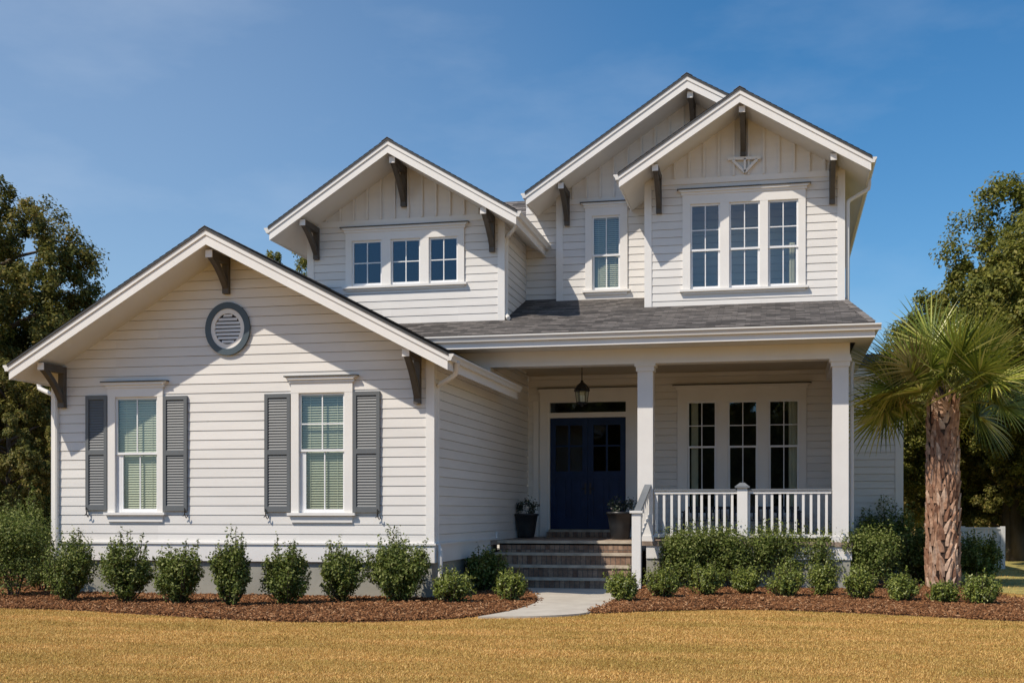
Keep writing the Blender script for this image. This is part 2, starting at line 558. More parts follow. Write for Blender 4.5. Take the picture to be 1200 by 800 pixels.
def lap(mb, O, Ud, Vd, N, poly, e, t, holes=(), v0=0.0, t0=0.001, groove=None):
    O, Ud, Vd, N = Vector(O), Vector(Ud), Vector(Vd), Vector(N)
    if groove is None: groove = 0.0085 if e == EXPO else 0.0
    gd = 0.028
    for pc in pieces(poly, list(holes)):
        lo = min(p[1] for p in pc); hi = max(p[1] for p in pc)
        k0 = math.floor((lo - v0) / e); k1 = math.ceil((hi - v0) / e)
        for k in range(k0, k1):
            zb, zt = v0 + k * e, v0 + (k + 1) * e
            if groove:
                qb = clip(clip(pc, 1, zt - groove, False), 1, zt, True)
                if len(qb) >= 3:
                    mb.face([O + Ud * p[0] + Vd * p[1] - N * gd for p in qb])
            zt -= groove
            q = clip(clip(pc, 1, zb, False), 1, zt, True)
            if len(q) < 3: continue
            area = 0
            for i in range(len(q)):
                a, b = q[i], q[(i + 1) % len(q)]
                area += a[0] * b[1] - a[1] * b[0]
            if abs(area) < 1e-6: continue
            def W(p, off=None):
                if off is None:
                    off = t0 + (t - t0) * (1 - (p[1] - zb) / e)
                return O + Ud * p[0] + Vd * p[1] + N * off
            mb.face([W(p) for p in q], [(p[0], p[1]) for p in q])
            for i in range(len(q)):
                a, b = q[i], q[(i + 1) % len(q)]
                if abs(a[1] - zb) < 1e-6 and abs(b[1] - zb) < 1e-6:
                    lo_ = -gd if groove else t0
                    mb.face([W(a), W(b), W(b, lo_), W(a, lo_)], [(a[0], a[1])] * 2 + [(b[0], b[1])] * 2)
                if groove and abs(a[1] - zt) < 1e-6 and abs(b[1] - zt) < 1e-6:
                    mb.face([W(a), W(b), W(b, -gd), W(a, -gd)], [(a[0], a[1])] * 2 + [(b[0], b[1])] * 2)

# ------------------------------------------------------------------ HOUSE
YW, YD, YR, YM, YRET, YPW, YCOL, YG = 21.6, 26.7, 27.65, 28.9, 29.15, 30.2, 26.0, 25.2
YB = 38.0
house = empty("house", (-4.0, 27.0, 0.0),
              "white lap-sided two-storey house with three gables, grey shingle roofs and a deep front porch", "house")
EXPO = 0.178

def hpart(mb, name, mat, parent=None, **k):
    return mb.build(name, mat, parent or house, **k)

# ---- windows -------------------------------------------------------------
def wavg(pts, Y):
    return sum(U(px, py, Y)[1] for px, py in pts) / len(pts)

def make_window(Y, casing_px, opens_px, top_px, sill_px, cap_px, meet, up_h, low_h=False, fill='dark',
                cap_dark=True, apron=0.13, head_h=None, low_inset=0.0, cap_out=0.10):
    """opens_px: list of (x0,x1); top/sill: average heights as (x,y) points; returns holes"""
    Zt = wavg(top_px, Y); Zs = wavg(sill_px, Y); Zc = wavg(cap_px, Y)
    cx0, cx1 = UX(casing_px[0], Y), UX(casing_px[1], Y)
    ops = [(UX(a, Y), UX(b, Y)) for a, b in opens_px]
    f0, f1 = Y - 0.048, Y + 0.02
    m = MB()
    edges = [cx0] + [v for o in ops for v in o] + [cx1]
    for i in range(0, len(edges), 2):
        m.box(edges[i], edges[i + 1], f0, f1, Zs, Zt)
    m.box(cx0, cx1, f0 - 0.003, f1, Zt, Zc - 0.05)
    m.box(cx0 - 0.03, cx1 + 0.03, f0 - 0.025, f1, Zc - 0.105, Zc - 0.048)
    w = hpart(m, 'window', 'trim', bevel=0.004)
    # crown cap
    m = MB()
    m.prism_xz([(cx0 - 0.03, Zc - 0.05), (cx0 - cap_out, Zc), (cx1 + cap_out, Zc), (cx1 + 0.03, Zc - 0.05)], f0 - 0.06, f1)
    m.build('head_moulding', M['trim'], w)
    m = MB()
    m.box(cx0 - cap_out - 0.015, cx1 + cap_out + 0.015, f0 - 0.085, f1, Zc, Zc + 0.022)
    m.build('drip_cap', M['flash_and_shade' if cap_dark else 'trim'], w)
    # sill
    m = MB()
    m.box(cx0 - 0.06, cx1 + 0.06, f0 - 0.055, f1, Zs - 0.05, Zs)
    if apron:
        m.box(cx0 + 0.005, cx1 - 0.005, f0 + 0.002, f1 - 0.004, Zs - 0.05 - apron, Zs - 0.05)
    m.build('sill', M['trim'], w, bevel=0.005)
    # dark room box behind
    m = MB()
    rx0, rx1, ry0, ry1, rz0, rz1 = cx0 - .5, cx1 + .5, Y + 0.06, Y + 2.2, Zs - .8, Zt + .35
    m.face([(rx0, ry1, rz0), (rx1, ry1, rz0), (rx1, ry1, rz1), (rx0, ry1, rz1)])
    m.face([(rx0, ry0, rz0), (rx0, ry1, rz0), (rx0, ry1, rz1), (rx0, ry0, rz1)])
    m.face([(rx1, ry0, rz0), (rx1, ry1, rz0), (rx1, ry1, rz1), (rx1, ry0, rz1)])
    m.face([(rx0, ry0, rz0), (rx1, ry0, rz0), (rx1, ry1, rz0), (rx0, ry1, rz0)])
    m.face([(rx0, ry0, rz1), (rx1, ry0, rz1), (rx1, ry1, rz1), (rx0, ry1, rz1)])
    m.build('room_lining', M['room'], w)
    holes = []
    for k, (a, b) in enumerate(ops):
        holes.append((a, b, Zs, Zt))
        H = Zt - Zs
        zm = Zs + H * meet if meet else None
        fw = 0.038
        m = MB(); g = MB()
        yA, yB = Y - 0.004, Y + 0.032         # upper sash
        yC, yD = Y + 0.026, Y + 0.062         # lower sash, further in
        if zm is None:
            segs = [(Zs, Zt, yA, yB, up_h, fw)]
        else:
            segs = [(zm - 0.022, Zt, yA, yB, up_h, fw), (Zs, zm + 0.022, yC, yD, low_h, fw + 0.012)]
        for (z0, z1, ya, yb, hs, fwid) in segs:
            ins = low_inset if ya == yC else 0.0
            a2, b2 = a + ins, b
            if ins:
                m.box(a, a2 + 0.002, ya - 0.004, yb - 0.02, z0, z1)
            m.box(a2, a2 + fwid, ya, yb, z0, z1)
            m.box(b2 - fwid, b2, ya, yb, z0, z1)
            m.box(a2 + fwid, b2 - fwid, ya, yb, z1 - 0.045, z1)
            bot = 0.045 if ya == yA and zm is not None else 0.07
            m.box(a2 + fwid, b2 - fwid, ya, yb, z0, z0 + bot)
            mx = (a2 + b2) / 2
            ym = ya + 0.008
            m.box(mx - 0.011, mx + 0.011, ym, yb - 0.006, z0 + bot, z1 - 0.045)
            for h in (hs or []):
                zz = z0 + bot + (z1 - 0.045 - z0 - bot) * h
                m.box(a2 + fwid, mx - 0.011, ym + .001, yb - 0.006, zz - 0.011, zz + 0.011)
                m.box(mx + 0.011, b2 - fwid, ym + .001, yb - 0.006, zz - 0.011, zz + 0.011)
            gy = (ya + yb) / 2 + 0.003
            g.face([(a2 + .01, gy, z0 + .01), (b2 - .01, gy, z0 + .01), (b2 - .01, gy, z1 - .01), (a2 + .01, gy, z1 - .01)])
        m.build('sash', M['sash'], w, bevel=0.003)
        g.build('pane', M['glass'], w)
        f = fill[k] if isinstance(fill, (list, tuple)) else fill
        if f.startswith('blind'):
            bm_ = MB()
            pitch = 0.047
            ang = math.radians(40 if f == 'blind_open' else 52)
            n = int((H - 0.06) / pitch)
            yc = Y + 0.115
            for i in range(n):
                zc = Zs + 0.03 + (i + .5) * pitch
                dy, dz = math.cos(ang) * 0.025, math.sin(ang) * 0.025
                p = [(a + .02, yc - dy, zc - dz), (b - .02, yc - dy, zc - dz), (b - .02, yc + dy, zc + dz), (a + .02, yc + dy, zc + dz)]
                bm_.prism(p, (0, 0, 0.003))
            bm_.box(a + .02, b - .02, yc - .03, yc + .03, Zt - .06, Zt - .005)
            for tx in (a + (b - a) * .2, a + (b - a) * .8):
                bm_.box(tx - .003, tx + .003, yc - .029, yc - .026, Zs + .03, Zt - .06)
            bm_.build('blind', M['blind'], w)
        elif f in ('curtain_left', 'curtain_right', 'curtain_sliver', 'curtain_both'):
            cm = MB()
            spans = []
            wd = b - a
            if f in ('curtain_left', 'curtain_both'): spans.append((a + wd * .12, a + wd * .36))
            if f in ('curtain_right', 'curtain_both'): spans.append((b - wd * .34, b - wd * .03))
            if f == 'curtain_sliver': spans.append((b - wd * .30, b - wd * .10))
            zt_ = Zt - 0.02 if f != 'curtain_sliver' else Zs + H * .52
            for (s0, s1) in spans:
                nn = 18
                row = []
                for i in range(nn + 1):
                    x = s0 + (s1 - s0) * i / nn
                    row.append((x, Y + 0.16 + 0.025 * math.sin(i * 2.1) + .01 * math.sin(i * .9)))
                for i in range(nn):
                    (xa, ya_), (xb, yb_) = row[i], row[i + 1]
                    cm.face([(xa, ya_, Zs), (xb, yb_, Zs), (xb, yb_, zt_), (xa, ya_, zt_)])
            cm.build('curtain', M['curtain'], w, smooth=True)
    return holes, w

H_wing = []
# wing, left window
h1, win_a = make_window(YW, (127.5, 192), [(136, 185.5)], [(160, 465)], [(160, 600)], [(160, 448)],
                        0.51, None, None, fill='blind', low_inset=0.09)
# wing, right window
h2, win_b = make_window(YW, (342, 414), [(351, 404.5)], [(378, 460)], [(378, 600.5)], [(378, 441.5)],
                        0.52, [0.47], None, fill='blind_open', low_inset=0.07)
H_wing = h1 + h2
# upper left gable window
H_dorm, win_c = make_window(YD, (405.6, 544.4), [(413, 448), (458.5, 493), (503, 537)],
                            [(430, 283), (475, 280), (520, 277)], [(430, 336), (475, 334), (520, 331.5)], [(400, 269), (550, 261)],
                            None, [0.5], None, fill='dark', apron=0.05)
# middle gable window
H_mid, win_d = make_window(YM, (686, 735.5), [(694, 727)], [(710, 253)], [(710, 340)], [(710, 238)],
                           0.47, None, None, fill='blind', apron=0.06)
# right gable window
H_right, win_e = make_window(YR, (800, 944), [(809, 844), (854.5, 890.5), (900, 935.5)],
                             [(826, 240), (872, 237), (918, 233)], [(826, 340), (872, 337.5), (918, 334.5)], [(796, 225), (948.5, 215)],
                             0.46, [0.44], None, fill=['dark', 'dark', 'curtain_sliver'], apron=0.05)
# porch window
H_porch, win_f = make_window(YPW, (794, 945), [(805.5, 839.5), (853, 888), (900.7, 936.5)],
                             [(822, 470), (870, 469), (918, 468)], [(870, 604)], [(793, 452), (951, 449)],
                             0.60, [0.47], None, fill=['curtain_left', 'dark', 'curtain_right'], apron=0.1)

# ---- gables --------------------------------------------------------------
class Gable:
    pass

def make_gable(apex, left, right, Yw, o, Yb, wall_px, base_z, holes, trans_px=None, gut_left=None, gut_right=None, right_back=None):
    g = Gable()
    Yf = Yw - o
    xa, za = U(*apex, Yf)
    xl, zl = U(*left, Yf)
    xr, zr = U(*right, Yf)
    g.__dict__.update(xa=xa, za=za, xl=xl, zl=zl, xr=xr, zr=zr, Yf=Yf, Yw=Yw)
    mL = (za - zl) / (xa - xl); mR = (za - zr) / (xr - xa)
    top = lambda x: za - (xa - x) * mL if x < xa else za - (x - xa) * mR
    g.top = top
    # shingles
    sh = MB(); slabq = []
    for (xe, ze, sgn) in ((xl, zl, 1), (xr, zr, -1)):
        Vv = Vector((xa - xe, 0, za - ze)); L = Vv.length; Vv.normalize()
        N = Vector((-Vv.z * sgn, 0, abs(Vv.x)))
        N = Vector((-sgn * Vv.z, 0, abs(Vv.x))).normalized()
        yb_s = right_back if (sgn < 0 and right_back) else Yb
        lap(sh, (xe, Yf - 0.02, ze), (0, 1, 0), Vv, N, [(0, -0.03), (yb_s - Yf + 0.02, -0.03), (yb_s - Yf + 0.02, L), (0, L)], 0.14, 0.012, t0=0.004)
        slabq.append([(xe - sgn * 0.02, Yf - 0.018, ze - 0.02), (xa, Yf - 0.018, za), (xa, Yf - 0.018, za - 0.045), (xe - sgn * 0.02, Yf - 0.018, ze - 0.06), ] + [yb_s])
    # ridge caps
    slab = MB()
    y = Yf - 0.025
    while y < Yb - 0.3:
        for sgn, mm in ((-1, mL), (1, mR)):
            p = [(xa, y, za + 0.026), (xa + sgn * 0.13, y, za + 0.026 - 0.13 * mm), (xa + sgn * 0.13, y + 0.32, za + 0.016 - 0.13 * mm), (xa, y + 0.32, za + 0.016)]
            sh.prism(p, (0, 0, -0.008))
        y += 0.28
    roof = hpart(sh, 'roof', 'shingle')
    g.roof = roof
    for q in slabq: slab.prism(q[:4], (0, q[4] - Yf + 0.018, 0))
    slab.build('roof_edge', M['flash_and_shade'], roof)  # dark slab colour paints in the shadow line under the shingles
    # rake boards
    for (xe, ze) in ((xl, zl), (xr, zr)):
        m = MB()
        a, b = -0.034, -0.135
        m.prism_xz([(xe, ze + a - .012), (xa, za + a), (xa, za + b), (xe, ze + b)], Yf + 0.002, Yf + 0.05)
        a, b = -0.135, -0.31
        m.prism_xz([(xe, ze + a), (xa, za + a), (xa, za + b), (xe, ze + b)], Yf + 0.024, Yf + 0.058)
        m.build('rake_board', M['trim'], roof)
    # soffits and eave fascias
    m = MB()
    for (xe, ze, sgn) in ((xl, zl, 1), (xr, zr, -1)):
        xe2, ze2 = xe + sgn * 0.03, top(xe + sgn * 0.03)
        yb_s = right_back if (sgn < 0 and right_back) else Yb
        m.prism_xz([(xe2, ze2 - .265), (xa, za - .265), (xa, za - .29), (xe2, ze2 - .29)], Yf + 0.06, yb_s)
    m.build('soffit', M['soffit'], roof)
    for (xe, ze, sgn, gy) in ((xl, zl, 1, gut_left), (xr, zr, -1, gut_right)):
        m = MB()
        ye = gy if gy else Yb
        m.box(xe, xe + sgn * 0.028, Yf + 0.06, ye, ze - .30, ze - .07)
        m.build('eave_fascia', M['trim'], roof)
        if gy:
            m = MB()
            s = -sgn
            prof = [(xe, ze - .035), (xe, ze - .15), (xe + s * .07, ze - .15), (xe + s * .085, ze - .10), (xe + s * .115, ze - .065), (xe + s * .115, ze - .035)]
            m.prism_xz(prof, Yf - 0.0, gy)
            m.build('gutter', M['gutter'], roof, bevel=0.004)
    # front wall
    x0, x1 = UX(wall_px[0], Yw), UX(wall_px[1], Yw)
    g.x0, g.x1 = x0, x1
    s_ = 0.20
    poly = [(x0, base_z), (x1, base_z), (x1, top(x1) - s_), (xa, za - s_), (x0, top(x0) - s_)]
    zt = None
    if trans_px:
        zt = wavg(trans_px, Yw)
    m = MB()
    low = clip(poly, 1, zt, True) if zt else poly
    lap(m, (0, Yw, 0), (1, 0, 0), (0, 0, 1), (0, -1, 0), low, EXPO, 0.013, holes, v0=base_z)
    hpart(m, 'gable_wall', 'siding')
    if zt:
        m = MB()
        up = clip(poly, 1, zt, False)
        m.face([(x, Yw - 0.002, z) for x, z in up])
        panel = hpart(m, 'gable_panel', 'siding')
        xx = xa + 0.0
        n = int((x1 - x0) / 0.32) + 2
        for i in range(-n, n + 1):
            x = xa + (i + .5) * 0.325
            if x < x0 + .05 or x > x1 - .05: continue
            zz = min(top(x - .02), top(x + .02)) - .22
            if zz - zt < .05: continue
            m = MB()
            m.box(x - .022, x + .022, Yw - .05, Yw - .001, zt + .13, zz)
            m.build('batten', M['siding'], panel)
        m = MB()
        m.box(x0, x1, Yw - .03, Yw, zt, zt + .13)
        hpart(m, 'band_board', 'trim', bevel=0.003)
    # corner boards
    for xc, sgn in ((x0, 1), (x1, -1)):
        m = MB()
        zt2 = min(top(xc), top(xc + sgn * .16)) - .21
        m.box(xc - sgn * .022, xc + sgn * .14, Yw - .026, Yw + .004, base_z, zt2)
        m.box(xc - sgn * .026, xc + sgn * 0.0, Yw + .004, Yw + .13, base_z, zt2)
        hpart(m, 'corner_board', 'trim', bevel=0.003)
    return g

def side_wall(X, y0, y1, z0, z1, sgn):
    m = MB()
    lap(m, (X, 0, 0), (0, 1, 0), (0, 0, 1), (sgn, 0, 0), [(y0, z0), (y1, z0), (y1, z1), (y0, z1)], EXPO, 0.013, v0=z0)
    return hpart(m, 'side_wall', 'siding')

def bracket(px, pyt, pyb, g, length, hw=0.062):
    xc, zt = U(px, pyt, g.Yw)
    zb = U(px, pyb, g.Yw)[1]
    zs = min(g.top(xc - hw), g.top(xc + hw)) - .292
    zt = min(zt, zs)
    yb = g.Yw - 0.018
    yf = g.Yw - length
    m = MB()
    m.box(xc - hw, xc + hw, yf + .018, yb, zt - .13, zt)                # beam
    m.box(xc - hw + .002, xc + hw - .002, yb - .105, yb, zb, zt - .13)  # post
    # curved brace
    h = (zt - .13) - (zb + .10)
    n = 7
    outer, inner = [], []
    A = (yf + .045, zt - .13); B = (yb - .105, zb + .09)
    for i in range(n + 1):
        t = i / n
        y = A[0] + (B[0] - A[0]) * t
        z = A[1] + (B[1] - A[1]) * t
        bulge = math.sin(math.pi * t) * 0.045
        d = Vector((B[0] - A[0], B[1] - A[1])).normalized()
        nrm = Vector((-d.y, d.x))
        if nrm.y > 0: nrm = -nrm       # towards lower front
        outer.append((y - nrm.x * bulge * -0 + nrm.x * (-bulge), z + nrm.y * (-bulge)))
        inner.append((y - nrm.x * (.10 + bulge), z - nrm.y * (.10 + bulge)))
    for i in range(n):
        q = [outer[i], outer[i + 1], inner[i + 1], inner[i]]
        m.prism_yz(q, xc - hw + .012, xc + hw - .012)
    b = hpart(m, 'bracket', 'bracket')
    m = MB()
    m.box(xc - hw - .004, xc + hw + .004, yf, yf + .018, zt - .135, zt - .001)
    m.build('end_cap', M['trim'], b, bevel=0.003)
    return b

ZB_WING = 1.02
wing = make_gable((240.3, 266), (9.5, 425.5), (524, 412), YW, 0.95, 30.0, (62, 508), ZB_WING, H_wing,
                  gut_left=29.5, gut_right=26.5, right_back=26.5)
zb = U(475, 400, YD)[1]
dorm = make_gable((453.8, 162), (315, 265), (604.5, 245.5), YD, 1.05, 33.0, (361.5, 590.5), U(590, 375.5, YD)[1], H_dorm,
                  trans_px=[(400, 266), (550, 259)], gut_left=33.0, gut_right=29.6)
mid = make_gable((804.8, 86.5), (616, 224.5), (1000, 182), YM, 1.05, YB, (653, 985), U(660, 354, YM)[1], H_mid,
                 trans_px=[(700, 238.5)], gut_left=33.0)
right = make_gable((866.8, 102.3), (725, 202.5), (1021, 182), YR, 1.05, YB, (756.5, 989), U(872, 359, YR)[1], H_right,
                   trans_px=[(800, 217), (945, 208)], gut_left=YM - .05, gut_right=YB)

bracket(75.5, 424, 478, wing, 0.80)
bracket(267, 303, 345, wing, 0.80)
bracket(490.5, 411, 473.5, wing, 0.80)
bracket(372, 256, 305, dorm, 0.92)
bracket(474, 190, 243, dorm, 0.92)
bracket(577.5, 244, 296, dorm, 0.92)
bracket(665, 214, 265, mid, 0.92)
bracket(812, 114, 152, mid, 0.92)
bracket(772.5, 194, 251, right, 0.92)
bracket(871, 130, 184.5, right, 0.92)
bracket(975, 182, 240, right, 0.92)

# extra side / back walls
def rtop(g, x): return g.top(x) - .27
XW0, XW1 = wing.x0, wing.x1
side_wall(XW1, YW + .004, YPW, ZB_WING, rtop(wing, XW1), 1)
side_wall(XW1, YCOL, YPW, rtop(wing, XW1), ZB_WING + EXPO * 26, 1)
side_wall(XW0, YW + .004, 30.0, ZB_WING, rtop(wing, XW0), -1)
side_wall(dorm.x1, YD + .004, YRET, dorm.top(dorm.x1) - 3.4, rtop(dorm, dorm.x1), 1)
side_wall(dorm.x0, YD + .004, 33.0, 4.0, rtop(dorm, dorm.x0), -1)
side_wall(mid.x0, YM + .004, 33.0, 5.4, rtop(mid, mid.x0), -1)
side_wall(right.x0, YR + .004, YM, 5.4, rtop(right, right.x0), -1)
side_wall(right.x1, YR + .004, YB, 0.6, rtop(right, right.x1), 1)
# front strip between the upper gables
m = MB()
zr0 = U(635, 354, YRET)[1]
lap(m, (0, YRET, 0), (1, 0, 0), (0, 0, 1), (0, -1, 0), [(dorm.x1, zr0 - .3), (mid.x0 + .3, zr0 - .3), (mid.x0 + .3, 9.2), (dorm.x1, 9.2)], EXPO, 0.013, v0=zr0)
hpart(m, 'gable_wall', 'siding')
# back walls
m = MB()
lap(m, (0, YB, 0), (-1, 0, 0), (0, 0, 1), (0, 1, 0), [(-right.x1, 0.3), (-XW0, 0.3), (-XW0, 4.0), (-mid.x0, 4.0), (-mid.x0, 8.6), (-right.x1, 8.6)], EXPO, 0.013, v0=.3)
hpart(m, 'back_wall', 'siding')
side_wall(XW0, 30.0, YB, 0.4, 4.0, -1)
# wing end above rear
m = MB()
lap(m, (0, 30.0, 0), (-1, 0, 0), (0, 0, 1), (0, 1, 0), [(-wing.x1, 1), (-wing.x0, 1), (-wing.x0, wing.top(wing.x0) - .2), (-wing.xa, wing.za - .2), (-wing.x1, wing.top(wing.x1) - .2)], EXPO, 0.013, v0=1)
hpart(m, 'back_wall', 'siding')

# rear main roof seen between the two upper gables
zA = U(640, 292, 29.6)[1]
zR = U(612, 236, 32.4)[1]
m = MB()
xL, xR = UX(470, 32.4), mid.xa
Vv = Vector((0, 32.4 - 29.6, zR - zA)); L = Vv.length; Vv.normalize()
lap(m, (0, 29.6, zA), (1, 0, 0), Vv, Vector((0, -Vv.z, Vv.y)), [(xL, 0), (xR, 0), (xR, L), (xL, L)], 0.14, 0.012, t0=.004)
m.prism([(xL, 29.6, zA - .05), (xR, 29.6, zA - .05), (xR, 32.4, zR - .05), (xL, 32.4, zR - .05)], (0, 0, .05))
m.prism([(xL, 32.4, zR - .05), (xR, 32.4, zR - .05), (xR, 35.6, zA - .4), (xL, 35.6, zA - .4)], (0, 0, .05))
hpart(m, 'roof', 'shingle')

# ---- porch roof ----------------------------------------------------------
PG = (1025.5, 377.5)
xgR, zg = U(PG[0], PG[1], YG)
zg2 = U(570, 391.8, YG)[1]
zg = (zg + zg2) / 2
S = 0.35
def zroof(y): return zg + S * (y - YG)
xwc = right.x1 + .06
ywc = YR
kx = (xgR - xwc) / (ywc - YG)
YT = 31.2
xTR = xgR - kx * (YT - YG)
XPL = wing.xa + 1.5
m = MB()
Vv = Vector((0, 1, S)).normalized(); L = (YT - YG) * math.sqrt(1 + S * S)
lap(m, (0, YG, zg), (1, 0, 0), Vv, Vector((0, -Vv.z, Vv.y)), [(XPL, -.03), (xgR + .005, -.03), (xTR, L), (XPL, L)], 0.14, 0.012, t0=.004)
m.prism([(XPL, YG, zg - .045), (xgR, YG, zg - .045), (xTR, YT, zroof(YT) - .045), (XPL, YT, zroof(YT) - .045)], (0, 0, .043))
# hip side
m.face([(xgR, YG, zg), (xgR, 33.0, zg), (xTR, YT, zroof(YT))])
# hip caps
for i in range(22):
    t0, t1 = i * .045, i * .045 + .055
    def HP(t): return Vector((xgR + (xTR - xgR) * t, YG + (YT - YG) * t, zg + (zroof(YT) - zg) * t))
    a, b = HP(t0), HP(t1)
    m.prism([a + Vector((-.12, 0, .022)), a + Vector((.015, 0, .03)), b + Vector((.015, 0, .018)), b + Vector((-.12, 0, .012))], (0, 0, -.01))
proof = hpart(m, 'roof', 'shingle')
m = MB()
# gutter front + return, fascia, soffit
XGL = wing.x1 + 0.35
prof = [(YG, zg - .03), (YG, zg - .155), (YG - .07, zg - .155), (YG - .085, zg - .10), (YG - .12, zg - .06), (YG - .12, zg - .03)]
m.prism_yz(prof, XGL - 3.2, xgR + .115)
m.build('gutter', M['gutter'], proof, bevel=0.004)
m = MB()
profx = [(xgR, zg - .03), (xgR, zg - .155), (xgR + .07, zg - .155), (xgR + .085, zg - .10), (xgR + .12, zg - .06), (xgR + .12, zg - .03)]
m.prism_xz(profx, YG + .002, 33.0)
m.build('gutter', M['gutter'], proof, bevel=0.004)
m = MB()
ZS = zg - .29
m.box(XGL - 3.2, xgR, YG + .002, YG + .03, ZS, zg - .05)
m.box(xgR - .03, xgR - .002, YG + .03, 33.0, ZS, zg - .05)
m.build('eave_fascia', M['trim'], proof, bevel=0.003)
m = MB()
m.box(XGL - 3.2, xgR - .03, YG + .03, YCOL + .02, ZS + .01, ZS + .03)
m.box(right.x1 + .15, xgR - .03, YCOL + .02, 33.0, ZS + .01, ZS + .03)
m.build('soffit', M['soffit'], proof)

# ---- porch beam, ceiling, wall, floor -----------------------------------
ZBM = (U(680, 430.5, YCOL)[1] + U(960, 418, YCOL)[1]) / 2       # beam bottom
XB1 = UX(996, YCOL)
m = MB()
m.box(XW1 + .02, XB1, YCOL, YCOL + .34, ZBM, ZS + .008)
m.box(XW1 - 3.0, XW1 + .02, YCOL + .002, YCOL + .34, ZBM - .5, ZS + .008)
m.box(XW1 + .02, XB1 + .02, YCOL - .022, YCOL + .36, ZBM + .001, ZBM + .075)
m.box(XB1 - .34, XB1 - .002, YCOL + .36, YPW, ZBM + .002, ZS + .006)
hpart(m, 'porch_beam', 'trim', bevel=0.004)
ZCE = ZBM + 0.26
m = MB()
m.box(XW1 + .03, XB1 - .34, YCOL + .34, YPW - .02, ZCE, ZCE + .03)
hpart(m, 'porch_ceiling', 'ceiling')
ZFL = 0.99
XF1 = XB1 + .06
# porch wall
DX0, DX1 = UX(644.5, YPW), UX(733.5, YPW)
ZD0 = U(690, 619.5, YPW)[1]
ZD1 = U(690, 489, YPW)[1]
ZT0, ZT1 = U(690, 483, YPW)[1], U(690, 471, YPW)[1]
ZDC = U(690, 455, YPW)[1]
m = MB()
lap(m, (0, YPW, 0), (1, 0, 0), (0, 0, 1), (0, -1, 0), [(XW1, ZFL), (right.x1, ZFL), (right.x1, 5.4), (XW1, 5.4)], EXPO, 0.013,
    H_porch + [(DX0 - .01, DX1 + .01, ZFL - .1, ZT1 + .02)], v0=ZFL)
hpart(m, 'porch_wall', 'siding')
# floor, foundation
STX0, STX1 = UX(584, YCOL), UX(741, 25.6)
m = MB()
m.box(XW1 + .01, XF1, YCOL - .05, YPW, ZFL - .09, ZFL)
hpart(m, 'porch_floor', 'floor', bevel=0.006)
m = MB()
m.box(STX1 + .25, XF1 - .02, YCOL - .02, YCOL + .02, ZFL - .36, ZFL - .092)
m.box(XF1 - .06, XF1 - .022, YCOL + .02, YPW, ZFL - .36, ZFL - .092)
hpart(m, 'porch_skirt', 'trim', bevel=0.003)
m = MB()
m.box(STX1 + .25, XF1 - .05, YCOL + .01, YPW, -.1, ZFL - .36)
m.box(XW0 + .04, XW1 - .04, YW + .03, 30.0, -.1, ZB_WING - .34)
m.box(right.x0 - 1, right.x1 - .03, YPW + .05, YB - .05, -.1, .65)
m.box(XW0 + .04, right.x0, 30.01, YB - .05, -.1, .45)
hpart(m, 'foundation', 'foundation')
m = MB()
for (a, b, c, d) in ((XW0 - .03, XW1 + .03, YW - .04, YW + .05),):
    m.box(a, b, c, d, ZB_WING - .34, ZB_WING - .02)
    m.box(a - .03, b + .03, c - .03, d, ZB_WING - .02, ZB_WING + .015)
m.box(XW1 - .03, XW1 + .035, YW + .05, YPW - 3.6, ZB_WING - .34, ZB_WING - .02)
m.box(XW1 - .03, XW1 + .065, YW + .05, YPW - 3.6, ZB_WING - .02, ZB_WING + .015)
m.box(XW1 - .03, XW1 + .04, YPW - 3.6, YPW, ZFL + .003, ZFL + .17)
m.box(XW0 - .035, XW0 + .03, YW + .05, 30.0, ZB_WING - .34, ZB_WING - .02)
hpart(m, 'water_table', 'trim', bevel=0.004)

# ---- door ----------------------------------------------------------------
cx0, cx1 = UX(633, YPW), UX(746.5, YPW)
m = MB()
m.box(cx0, DX0 - .06, YPW - .05, YPW + .01, ZFL + .002, ZDC - .06)
m.box(DX1 + .06, cx1, YPW - .05, YPW + .01, ZFL + .002, ZDC - .06)
m.box(DX0 - .06, DX1 + .06, YPW - .052, YPW + .01, ZT1 + .03, ZDC - .06)
m.box(cx0 - .03, cx1 + .03, YPW - .08, YPW + .01, ZDC - .06, ZDC)
m.box(DX0 - .06, DX0, YPW - .03, YPW + .1, ZFL + .002, ZT1 + .03)
m.box(DX1, DX1 + .06, YPW - .03, YPW + .1, ZFL + .002, ZT1 + .03)
m.box(DX0, DX1, YPW - .028, YPW + .1, ZD1, ZT0)
m.box(DX0, DX1, YPW - .028, YPW + .1, ZT1, ZT1 + .03)
m.box(cx0 - .17, cx0 - .035, YPW - .035, YPW + .01, ZFL + .002, ZDC - .3)
casing = hpart(m, 'door_casing', 'trim', bevel=0.004)
m = MB()
m.box(cx0 - .05, cx1 + .05, YPW - .095, YPW + .01, ZDC, ZDC + .02)
m.build('drip_cap', M['flash_and_shade'], casing)
m = MB()
m.box(DX0, DX1, YPW - .20, YPW + .1, ZD0 - .07, ZD0 - .01)
m.build('threshold', M['tread'], casing, bevel=0.005)
m = MB()
m.box(DX0 - .03, DX1 + .03, YPW - .32, YPW - .01, ZFL + .002, ZD0 - .07)
m.build('door_step', M['brick'], casing, bevel=0.005)
m = MB()
m.face([(DX0, YPW + .04, ZT0), (DX1, YPW + .04, ZT0), (DX1, YPW + .04, ZT1), (DX0, YPW + .04, ZT1)])
m.build('transom_pane', M['glass'], casing)
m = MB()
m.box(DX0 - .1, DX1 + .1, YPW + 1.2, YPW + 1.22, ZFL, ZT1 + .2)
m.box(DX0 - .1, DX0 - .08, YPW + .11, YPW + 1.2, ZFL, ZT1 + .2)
m.box(DX1 + .08, DX1 + .1, YPW + .11, YPW + 1.2, ZFL, ZT1 + .2)
